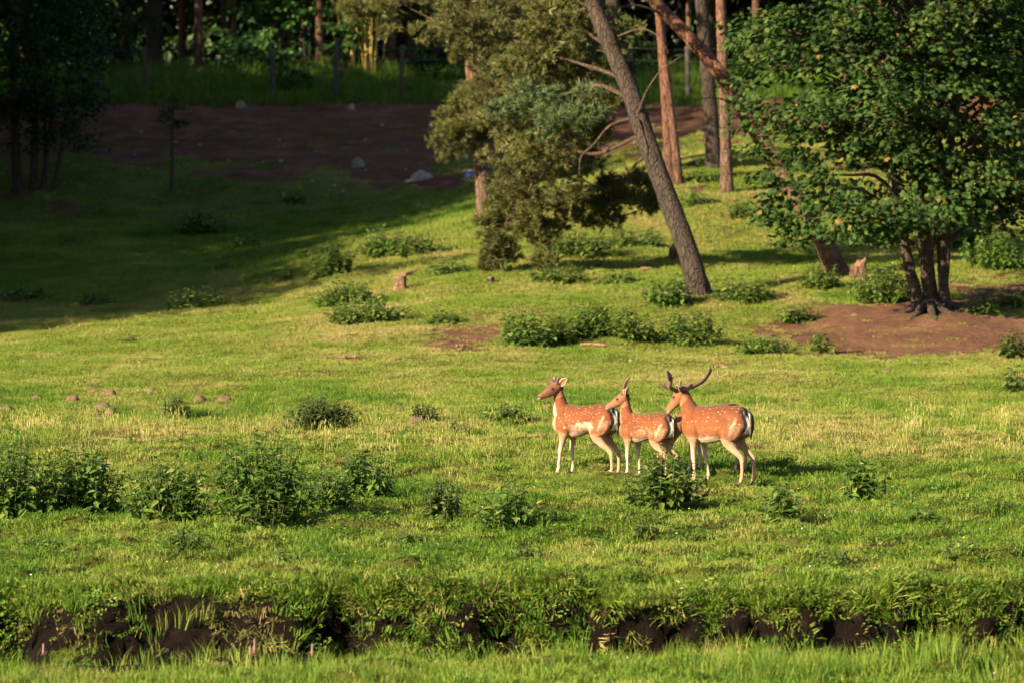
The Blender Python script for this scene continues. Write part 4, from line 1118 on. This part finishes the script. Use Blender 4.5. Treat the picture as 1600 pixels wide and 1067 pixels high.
        ff = np.stack([ii, ii + 1, ii + 8, ii + 7], -1).reshape(-1, 4)
        em = mesh_data('ear', ev * scale, ff, [M['coat']], True)
        edge = np.tile(np.abs(cols), 9)
        set_col(em, np.where((edge > .8)[:, None], CREAM, DUSK * 1.3))
        eo = add('ear', em, root); so = eo.modifiers.new('thickness', 'SOLIDIFY'); so.thickness = .007 * scale
    for s in (1, -1):
        V, q, t_ = uv_ball(poll + (hd * .085 + hl * s * .0455 + hu * .022) * HS, .0135, 1, 1, 1)
        part_mesh('eye', V * scale, [q, t_], M['eye'], root, True)
    V, q, t_ = uv_ball(np.zeros(3), .018, 1, 1, 1)
    V = V[:, :1] * hd * .75 + V[:, 1:2] * hl * 1.1 + V[:, 2:] * hu * .8 + poll + (hd * .246 - hu * .012) * HS
    part_mesh('nose', V * scale, [q, t_], M['nose'], root, True)
    # antlers: image-plane offsets (right, away, up) from each antler's base, in metres
    Rz = np.array(((math.cos(hz), math.sin(hz)), (-math.sin(hz), math.cos(hz))))
    for s, beams in zip((1, -1), antler):
        base = poll + hd * .022 + hl * s * .026 + hu * .050
        tb = []
        for pl, rr in beams:
            pw = np.array(pl, float) * {1: 1.35, 2: 1.5}.get(seed, 1.08); lo = np.hstack([pw[:, :2] @ Rz.T, pw[:, 2:]]) / scale
            tb.append(tube(base + lo, np.asarray(rr) * 1.3 / scale, 6 * len(pl), 10, .06))
        V, Fl = join(tb); part_mesh('antler', V * scale, Fl, M['velvet'], root, True)
    return root

UP = lambda a, top: [(.30, 0, .66, .095, .16), (.365, 0, .76, .080, .125), (.40 + a * .4, 0, .86, .062, .088), (.42 + a * .8, 0, .95, .053, .070), (.43 + a, 0, top, .050, .060)]
deer('fallow buck with short velvet knobs standing broadside, ears pricked', 916, 742.5, 148, 1.03, UP(.0, 1.02), 206, -17, (.40, .29), (-.405, -.40),
     (([([(0, 0, 0), (.008, -.01, .035), (.02, -.02, .06)], (.017, .016, .018)), ([(.008, -.01, .03), (-.015, -.02, .055)], (.012, .010))],
       [([(0, 0, 0), (-.015, .01, .03), (-.045, .02, .05)], (.017, .016, .017)), ([(-.01, .01, .025), (.02, .02, .045)], (.012, .009))])),
     1.0, np.array((.20, .085, .040)), 1.0, 1)
deer('young fallow buck with two straight spikes behind the leafy nettle', 1012, 746.5, 141, 0.92, UP(-.02, 1.02), 172, -22, (.33, .24), (-.36, -.42),
     (([([(0, 0, 0), (.012, -.01, .06), (.035, -.02, .125)], (.016, .013, .009))], [([(0, 0, 0), (.02, .01, .07), (.055, .02, .14)], (.016, .013, .009))])),
     0.45, np.array((.27, .11, .05)), 0.5, 2)
deer('large fallow buck with broad velvet antlers, head lowered', 1120, 755.5, 146, 1.09, UP(.05, .97), 152, -43, (.29, .20), (-.37, -.43),
     (([([(0, 0, 0), (-.05, -.05, .02), (-.095, -.10, .055), (-.085, -.13, .12), (-.10, -.15, .17), (-.13, -.17, .235)], [(.020, .020), (.019, .019), (.021, .021), (.022, .020), (.040, .014), (.016, .010)]),
        ([(-.06, -.06, .025), (-.12, -.09, .045), (-.175, -.11, .065), (-.21, -.12, .09)], (.019, .015, .012, .007)), ([(-.15, -.10, .06), (-.155, -.10, .09)], (.010, .006)), ([(-.095, -.14, .14), (-.05, -.14, .165)], (.016, .008))],
       [([(0, 0, 0), (.07, .06, .012), (.16, .12, .045), (.24, .17, .085), (.29, .20, .13), (.335, .22, .20), (.345, .23, .235)], [(.021, .021), (.019, .019), (.020, .019), (.024, .020), (.026, .018), (.030, .016), (.020, .012)]),
        ([(.01, .01, .0), (.0, .03, .06), (.012, .035, .105)], (.017, .013, .008))])),
     0.15, np.array((.28, .11, .05)), 0.1, 3, belly=.02, ear_up=.12)
deer('grazing fallow buck hidden behind the large antlered buck', 1116, 747, 160, .955,
     [(.30, 0, .66, .095, .16), (.40, 0, .64, .085, .135), (.50, 0, .56, .068, .10), (.58, 0, .45, .056, .078), (.63, 0, .36, .05, .062)], 165, -50, (.33, .24), (-.33, -.42),
     (([([(0, 0, 0), (-.06, -.05, .01), (-.13, -.08, .02), (-.19, -.10, .05), (-.22, -.11, .09)], (.02, .018, .018, .02, .012))], [([(0, 0, 0), (.04, .08, .03), (.05, .14, .08), (.03, .18, .14)], (.02, .018, .018, .012))])),
     0.2, np.array((.34, .13, .06)), 0.2, 4, D_add=.35)
# ---------------------------------------------------------------- nettles and bushes
NET = np.array([(0, 0, 0), (.30, -.24, .05), (.30, .24, .05), (.62, -.17, -.01), (.62, .17, -.01), (1, 0, -.16), (.33, 0, -.02), (.64, 0, -.06)])
NETF = np.array([[0, 1, 6], [0, 6, 2], [1, 3, 6], [6, 3, 7], [2, 6, 7], [2, 7, 4], [3, 5, 7], [4, 7, 5]])

def nettle(label, px, py, wpx, hpx, n_stem=None, leaf=0.085, mat='nettle', name='nettle_clump', depth=0.75, cat='plant', group=None, top='dome', lean=0.0, dens=1.0):
    """stems with opposite pairs of toothed drooping leaves; base at px, py, width and height in photo pixels there"""
    b = hit(px, py); ppm = F_PX / b[1]
    w, h = 1.2 * wpx / ppm, 0.98 * hpx / ppm + 0.03
    leaf = leaf * 1.5
    root = thing(name, label, cat, b - np.array((0, 0, .02)), 0, group)
    n_stem = n_stem or int(np.clip(52 * w * w * depth / max(leaf * 9, .3) ** 1.2 + 20, 16, 150) * dens)
    sv, pos, dr, nr, ls = [], [], [], [], []
    for i in range(n_stem):
        a, r = U(0, 6.283), math.sqrt(U(0, 1))
        kb = .30 if top == 'dome' else .41
        bx, by = math.cos(a) * r * w * kb, math.sin(a) * r * w * kb * depth
        dome = math.sqrt(max(0.08, 1 - 0.86 * r * r)) * U(.80, 1.03) * h
        out = w * r * (U(.10, .24) if top == 'dome' else U(.03, .1))
        tip = np.array((bx + math.cos(a) * out + lean * dome, by + math.sin(a) * out * depth, dome))
        z0 = float(H(b[0] + bx, b[1] + by)) - b[2]
        p0 = np.array((bx, by, z0 - .02)); mid = p0 * .5 + tip * .5 + np.array((U(-.03, .03), U(-.03, .03), 0))
        sv.append(tube([p0, mid, tip], [.007, .006, .003], 5, 4))
        cnt = max(4, int(dome / (leaf * .5)))
        for k in range(cnt):
            f = 0.16 + 0.84 * (k + U(-.2, .2)) / max(1, cnt - 1); f = min(max(f, .08), 1)
            p = p0 * (1 - f) ** 2 + 2 * mid * f * (1 - f) + tip * f * f
            ph = k * 1.57 + i
            for s_ in (0, math.pi):
                d = np.array((math.cos(ph + s_ + U(-.4, .4)), math.sin(ph + s_ + U(-.4, .4)), U(-.55, .2) + (.6 if f > .93 else 0)))
                pos.append(p); dr.append(d); nr.append(np.array((0, 0, 1.0)) + np.array((d[0], d[1], 0)) * .35 + rng.normal(0, .25, 3))
                ls.append(leaf * (1.15 - .6 * f ** 3) * U(.75, 1.25))
    V, Fl = join(sv); part_mesh('stem', V, Fl, M['stem'], root, True)
    V, Ff = scatter(NET, NETF, np.array(pos), basis(np.array(dr), np.array(nr)), np.array(ls))
    part_mesh('foliage', V, Ff, M[mat], root)
    return root

R1 = 'nettle clumps in the near meadow'
nettle('broad dark nettle clump running out of view by the ditch meadow', 20, 808, 150, 122, group=R1)
nettle('rounded dark nettle clump with a bare gap on both sides', 132, 797, 118, 110, group=R1)
nettle('low spreading nettle clump against the tallest one', 262, 806, 140, 88, group=R1)
nettle('tallest and widest nettle clump with pale leaves at its foot', 405, 812, 158, 138, group=R1)
nettle('yellowing weeds at the foot of the tallest nettle clump', 395, 822, 110, 62, leaf=.07, mat='nettle_pale', group=R1)
nettle('straggling nettles filling the space right beside the tallest clump', 510, 802, 95, 72, leaf=.075, group=R1)
nettle('drooping round nettle clump set back from the tallest one', 572, 780, 92, 82, group=R1)
nettle('loose wispy nettle between the drooping clump and a leafy low one', 690, 810, 70, 60, leaf=.065, mat='bush_olive', group=R1, dens=.8)
nettle('leafy low nettle with broad leaves on open turf', 785, 822, 92, 72, leaf=.095, group=R1, dens=.8)
nettle('bright leafy nettle hiding the legs of the deer', 1036, 793, 135, 90, leaf=.075, group=R1, mat='nettle_pale', top='dome', dens=.85)
nettle('tall stalks of the nettle between the young and the large buck', 1045, 786, 70, 98, leaf=.06, group=R1, mat='nettle_pale', dens=.5)
nettle('small dark pointed nettle alone on the turf', 1222, 815, 62, 66, leaf=.085, group=R1, dens=.9)
nettle('pointed nettle with a side stalk near straw grass', 1340, 786, 72, 76, leaf=.09, group=R1, dens=.75)
nettle('thin side stalk beside the pointed nettle', 1380, 780, 18, 50, 3, leaf=.075, group=R1)
nettle('flat weedy tuft in the near turf below the tallest clump', 290, 862, 80, 38, leaf=.06, mat='nettle_pale', group=R1)
for i, (px, py, w, h) in enumerate(((1000, 845, 40, 20), (1095, 850, 50, 24), (640, 850, 46, 20), (700, 700, 60, 14), (130, 700, 70, 18), (1440, 812, 50, 22), (1560, 800, 60, 20), (880, 770, 50, 16), (450, 880, 50, 20), (60, 860, 60, 20), (1300, 880, 60, 24), (1500, 870, 60, 26), (820, 870, 60, 20), (1180, 760, 40, 18))):
    nettle('low dark weed tuft in the short turf of the near meadow', px, py, w, h, 14, leaf=.055, mat='nettle' if i % 2 else 'bush_olive', name='weed_tuft', group='low weed tufts')
R2 = 'bushes in the mid meadow'
nettle('small upright olive bush near the molehills', 274, 656, 48, 40, leaf=.06, mat='bush_olive', name='meadow_bush', group=R2, dens=1.3)
nettle('long low dark bush in the middle of the meadow', 500, 672, 118, 52, leaf=.065, mat='bush_olive', name='meadow_bush', group=R2, dens=1.5, top='dome')
nettle('small bush beside a molehill right of the long low bush', 660, 660, 46, 34, leaf=.06, mat='bush_olive', name='meadow_bush', group=R2)
nettle('wispy thin weed between two small meadow bushes', 717, 678, 30, 30, 8, leaf=.05, mat='bush_olive', name='meadow_bush', group=R2)
nettle('flat spreading bush behind the knob-antlered buck', 788, 658, 72, 28, leaf=.065, mat='nettle_pale', name='meadow_bush', group=R2)
nettle('small sparse weed alone on the sunlit slope foot', 203, 536, 34, 20, 10, leaf=.06, mat='bush_olive', name='meadow_bush', group=R2)
R3 = 'bushes on the hillside'
hb = [('yellow-green weeds at the shadow edge of the hollow', 310, 482, 98, 34, 'nettle_pale'), ('upright pale nettles on the crest, tallest of the crest row', 520, 432, 82, 54, 'nettle_pale'), ('dark nettles on the crest behind the tallest pale ones', 600, 402, 84, 50, 'nettle'),
      ('pale nettles at the crest running down toward the straight pine', 655, 400, 70, 40, 'nettle_pale'), ('flat weeds on the crest near the straight pine', 700, 428, 66, 24, 'nettle_pale'), ('wide dark nettle patch left of the cut stump', 545, 476, 120, 38, 'nettle'), ('wide pale nettle patch below the dark patch by the stump', 570, 502, 140, 34, 'nettle_pale'),
      ('thin weeds on the slope below the cut stump', 690, 506, 52, 22, 'nettle_pale'), ('bushy nettles beside the bare brown patch', 822, 540, 92, 62, 'nettle'), ('leafy nettles right of the bushy pair by the brown patch', 875, 538, 66, 48, 'nettle'), ('dark taller nettles below the leaning pine', 920, 528, 76, 66, 'nettle'),
      ('green nettles in the middle of the bank row', 980, 530, 84, 52, 'nettle_pale'), ('broad pale nettles under the leaning pine', 1080, 538, 112, 56, 'nettle_pale'), ('low green nettles left of the bare red bank', 1195, 553, 94, 36, 'nettle'), ('weeds beside the foot of the leaning pine', 1165, 472, 92, 42, 'nettle'),
      ('weeds in the shade of the leaning pine', 1040, 474, 80, 46, 'nettle'), ('small weed on the edge of the bare red bank', 1282, 550, 34, 36, 'nettle_pale'), ('weeds between leaning pine and bare bank', 1245, 502, 56, 28, 'nettle'), ('bright bush behind the maple stems', 1385, 470, 120, 60, 'nettle_pale'), ('green weeds around the foot of the red leaning pine', 1282, 452, 60, 46, 'nettle_pale'),
      ('weeds on the bank right of the maple stems', 1535, 490, 44, 34, 'nettle_pale'), ('green weeds running out of view right of the maple', 1585, 480, 60, 34, 'nettle_pale'), ('dark bush beyond the maple in half shade', 1560, 420, 110, 70, 'nettle'), ('bright scrub beyond the maple on the upper bank', 1510, 385, 120, 60, 'nettle_pale'), ('dark bush at the right edge below the bank', 1590, 612, 50, 42, 'bush_olive'), ('dark weeds at the lower end of the bank', 1585, 560, 50, 46, 'bush_olive'),
      ('pale weeds below the sweeping pine boughs', 870, 440, 90, 26, 'nettle_pale'), ('bright weeds behind the sweeping pine boughs', 900, 400, 120, 44, 'nettle_pale'), ('green weeds beneath the dark hanging bough', 985, 385, 100, 30, 'nettle_pale'), ('small weeds beside the stump by the leaning pine', 960, 445, 60, 26, 'nettle_pale'),
      ('small bush on the upper slope under the thin red pines', 1085, 322, 40, 30, 'nettle'), ('weeds on the crest beside the lone straight pine', 1160, 340, 66, 26, 'nettle_pale'), ('weeds on the upper slope left of the maple', 1215, 345, 60, 24, 'nettle_pale'), ('weeds along the crest under the grey-brown pine', 1100, 285, 60, 20, 'nettle_pale'),
      ('dark weeds in the shaded hollow', 388, 388, 48, 26, 'nettle'), ('tall shaded weeds in the middle of the hollow', 315, 365, 90, 40, 'nettle'), ('small shaded weed in the hollow', 352, 424, 36, 14, 'nettle'), ('sunlit weed sprig at the hollow edge', 450, 438, 16, 20, 'nettle_pale'), ('shaded weeds along the shadow edge', 150, 478, 60, 24, 'nettle'), ('shaded weeds at the left of the shadow edge', 40, 470, 80, 24, 'nettle'),
      ('weed beside the boulders on the shaded slope', 460, 318, 36, 22, 'nettle')]
for lb, px, py, w, h, mt in hb:
    nettle(lb, px, py, w, h, None, .095, mt, 'weed_clump', group=R3, dens=.8)

# ---------------------------------------------------------------- stumps, stones, molehills, sticks
def stump(label, px, py, wpx, hpx, name='tree_stump', bark='grey_bark', tilt=0.0):
    b = hit(px, py); k = b[1] / F_PX; r, h = wpx * k / 2, hpx * k
    root = thing(name, label, 'stump', b - np.array((0, 0, .03)))
    a = np.linspace(0, 6.283, 14, endpoint=False); lob = 1 + .22 * np.sin(a * 3 + px) + .12 * np.sin(a * 5)
    V = []
    for zf, rf in ((-.1, 1.35), (.12, 1.12), (.5, .95), (1.0, .88)):
        top = zf == 1.0
        V += [(math.cos(t_) * r * rf * l_ + tilt * zf * h, math.sin(t_) * r * rf * l_, h * (zf + (.22 * math.sin(t_ + 1) + .08 * math.sin(4 * t_) if top else 0))) for t_, l_ in zip(a, lob)]
    V = np.array(V); i = np.arange(3)[:, None] * 14; j = np.arange(14)[None]
    Fq = np.stack([i + j, i + (j + 1) % 14, i + 14 + (j + 1) % 14, i + 14 + j], -1).reshape(-1, 4)
    part_mesh('bark', V, Fq, M[bark], root, True)
    T = np.vstack([V[42:] * np.array((.985, .985, 1)) + np.array((0, 0, .004)), V[42:].mean(0) + np.array((0, 0, .006))]); jj = np.arange(14)
    part_mesh('cut_face', T, np.stack([np.full(14, 14), jj, (jj + 1) % 14], 1), M['cut_wood'], root)
    return root
stump('pale cut stump on the crest among nettles', 624, 453, 20, 22, bark='cut_wood')
stump('broken stump beside the leaning pine trunk', 1056, 407, 20, 26, bark='red_bark')
stump('small stump under the sweeping boughs', 766, 443, 11, 11)
stump('small weathered stump on the upper slope', 1187, 330, 14, 16, bark='red_bark')
stump('tiny stump near the weeds on the slope', 936, 418, 6, 8)
stump('low broken stump at the crest by the thin pines', 1080, 262, 12, 10)
stump('torn root stump beside the red leaning pine', 1343, 436, 26, 28, bark='red_bark')

def lump(label, px, py, wpx, hpx, mat, name, cat, group=None, seed=0, sub=12, at_D=None):
    b = hit(px, py); k = b[1] / F_PX; r, h = wpx * k / 2, hpx * k
    u = np.linspace(0.02, math.pi * .62, sub); a = np.linspace(0, 6.283, 18, endpoint=False)
    Uu, A = np.meshgrid(u, a, indexing='ij')
    nz_ = 1 + .5 * (fbm(np.cos(A) * np.sin(Uu) * 2.2 + seed * 3.1 + 20, np.sin(A) * np.sin(Uu) * 2.2 + np.cos(Uu) * 1.5 + 20, 500 + seed, 3) - .5)
    V = np.stack([np.cos(A) * np.sin(Uu) * r * nz_, np.sin(A) * np.sin(Uu) * r * .85 * nz_, np.cos(Uu) * h * nz_ - .02], -1).reshape(-1, 3)
    i = np.arange(sub - 1)[:, None] * 18; j = np.arange(18)[None]
    Fq = np.stack([i + j, i + 18 + j, i + 18 + (j + 1) % 18, i + (j + 1) % 18], -1).reshape(-1, 4)
    V = np.vstack([V, (0, 0, V[:18, 2].max())]); cap = np.stack([np.full(18, len(V) - 1), np.arange(18), (np.arange(18) + 1) % 18], 1)
    return tag(add(name, mesh_data(name, V, [Fq, cap], [M[mat]], True), None, b), label, cat, group)
lump('large pale boulder on the shaded bare slope', 658, 281, 36, 14, 'stone', 'boulder', 'stone', seed=1)
lump('pointed mossy boulder left of the pale one', 559, 261, 22, 15, 'stone_dark', 'boulder', 'stone', seed=2)
lump('small flat stone beside the pale boulder', 639, 284, 16, 4, 'stone', 'stone', 'stone', seed=3)
lump('round pale stone at the foot of the fence post', 549, 172, 13, 10, 'stone', 'stone', 'stone', seed=4)
lump('grey boulder at the foot of the straight pine', 748, 275, 20, 12, 'stone', 'boulder', 'stone', seed=5)
lump('dark mossy lump on the bank between fence posts', 376, 168, 18, 11, 'stone_dark', 'boulder', 'stone', seed=6)
m_, t__, N_, L_, B_ = nodes('blue_plastic'); B_.inputs['Base Color'].default_value = (.02, .07, .28, 1); B_.inputs['Roughness'].default_value = .4; M['blue'] = m_
lump('small bright blue sack lying beside the straight pine', 734, 277, 15, 10, 'blue', 'blue_sack', 'sack', seed=7)
for i, (px, py, w, h) in enumerate(((57, 624, 15, 6), (113, 626, 18, 8), (173, 619, 17, 8), (161, 637, 18, 7), (149, 648, 16, 7), (172, 649, 16, 8), (159, 656, 14, 7), (237, 612, 15, 6), (312, 628, 16, 7), (352, 627, 20, 8), (357, 641, 18, 6), (652, 663, 26, 11), (10, 640, 18, 7), (225, 648, 12, 5), (1435, 662, 26, 6), (1385, 580, 18, 4))):
    lump('brown crumbly molehill in the grass', px, py, w * 1.3, h * 1.45, 'earth', 'molehill', 'molehill', 'molehills on the meadow', 20 + i)
lump('small white stone shining in the sunlit grass', 218, 568, 7, 5, 'stone', 'stone', 'stone', seed=40)
lump('small dark clod on the sunlit meadow right of the buck', 1184, 628, 9, 6, 'earth', 'clod', 'clod', seed=41)
for i, (px, py) in enumerate(((1430, 568), (1392, 580), (1508, 598), (1250, 606), (610, 565), (985, 565), (900, 575))):
    lump('small pale stone half sunk in the meadow', px, py, 9, 4, 'stone', 'stone', 'stone', 'half-sunk meadow stones', 50 + i)
for i in range(30):
    lump('small pebble on the shaded bare slope', U(200, 740), U(195, 310), U(4, 8), U(2, 4), 'stone', 'pebble', 'stone', 'pebbles on the bare slope', 70 + i, 6)
def stick(label, px, py, lpx, ang, group=None):
    b = hit(px, py); l_ = lpx * b[1] / F_PX
    d = np.array((math.cos(ang), math.sin(ang), 0)) * l_ / 2; p = []
    for f in (-1, -.3, .4, 1):
        q = d * f + U(-.02, .02, 3); q[2] = float(H(b[0] + q[0], b[1] + q[1])) - b[2] + .05; p.append(q)
    V, q, t_ = tube(p, [.028, .032, .026, .012], 14, 7, .15)
    tag(add('stick', mesh_data('stick', V, [q, t_], [M['cut_wood']], True), None, b), label, 'stick', group)
for px, py, l_, a in ((548, 563, 30, .1), (930, 543, 44, -.1), (1130, 578, 26, 0), (1010, 424, 20, .1), (720, 545, 16, .5), (640, 430, 40, .8), (860, 640, 18, .2)):
    stick('bare pale stick lying in the grass', px, py, l_, a, 'sticks lying on the meadow')

# ---------------------------------------------------------------- ditch flowers
m_, t__, N_, L_, B_ = nodes('pink_petal'); B_.inputs['Base Color'].default_value = (.22, .10, .11, 1); B_.inputs['Roughness'].default_value = .6; M['pink'] = m_
for px, py, h in ((391, 1024, 16), (398, 1020, 24), (488, 1024, 20), (68, 1022, 18)):
    d_ = float(near_lip(np.array(P(px, py, 35)[0]))) + .25; b = P(px, py, d_); top = b[2]; z0 = float(H(b[0], b[1]))
    root = thing('pink_flower_spike', 'pink flower spike rising out of the ditch', 'flower', (b[0], b[1], z0), 0, 'pink flowers in the ditch')
    hh = top - z0; sl_ = h * d_ / F_PX
    V, q, t_ = tube([(0, 0, -.02), (.01, 0, hh * .5), (0, 0, hh + sl_)], [.004, .004, .003], 8, 5); part_mesh('stem', V, [q, t_], M['stem'], root, True)
    V, q, t_ = tube([(0, 0, hh), (0, 0, hh + sl_ * .5), (0, 0, hh + sl_)], [.008, .011, .004], 14, 8, .6); part_mesh('flower_head', V, [q, t_], M['pink'], root, True)
# tiny yellow and white flowers in the near turf
def flower_proto(name, c):
    m_, t__, N_, L_, B_ = nodes(name); B_.inputs['Base Color'].default_value = rgb(c); B_.inputs['Roughness'].default_value = .6
    a = np.linspace(0, 6.283, 7)[:-1]
    V = np.array([(0, 0, .09)] + [(.013 * math.cos(t_), .013 * math.sin(t_), .096) for t_ in a] + [(-.002, 0, 0), (.002, 0, 0)])
    return mesh_data(name, V, np.array([[0, 1 + i, 1 + (i + 1) % 6] for i in range(6)] + [[7, 8, 0]]), [m_])
x, y = wedge(330, 31, 50, .5); k = ditch(x, y) < .3; x, y = x[k], y[k]; n = len(x)
pts = np.stack([x, y, H(x, y)], 1)
scatter_points('meadow_flowers', [flower_proto('yellow_petal', (.75, .50, .02)), flower_proto('white_petal', (.75, .75, .68))], pts, np.stack([U(.2, .7, n), U(-.4, .4, n), U(0, 6.28, n) * 0], 1), np.repeat(U(.3, .75, n)[:, None], 3, 1), (U(0, 1, n) > .55).astype(int), U(0, 1, n), 'tiny yellow and white flowers dotted through the turf')
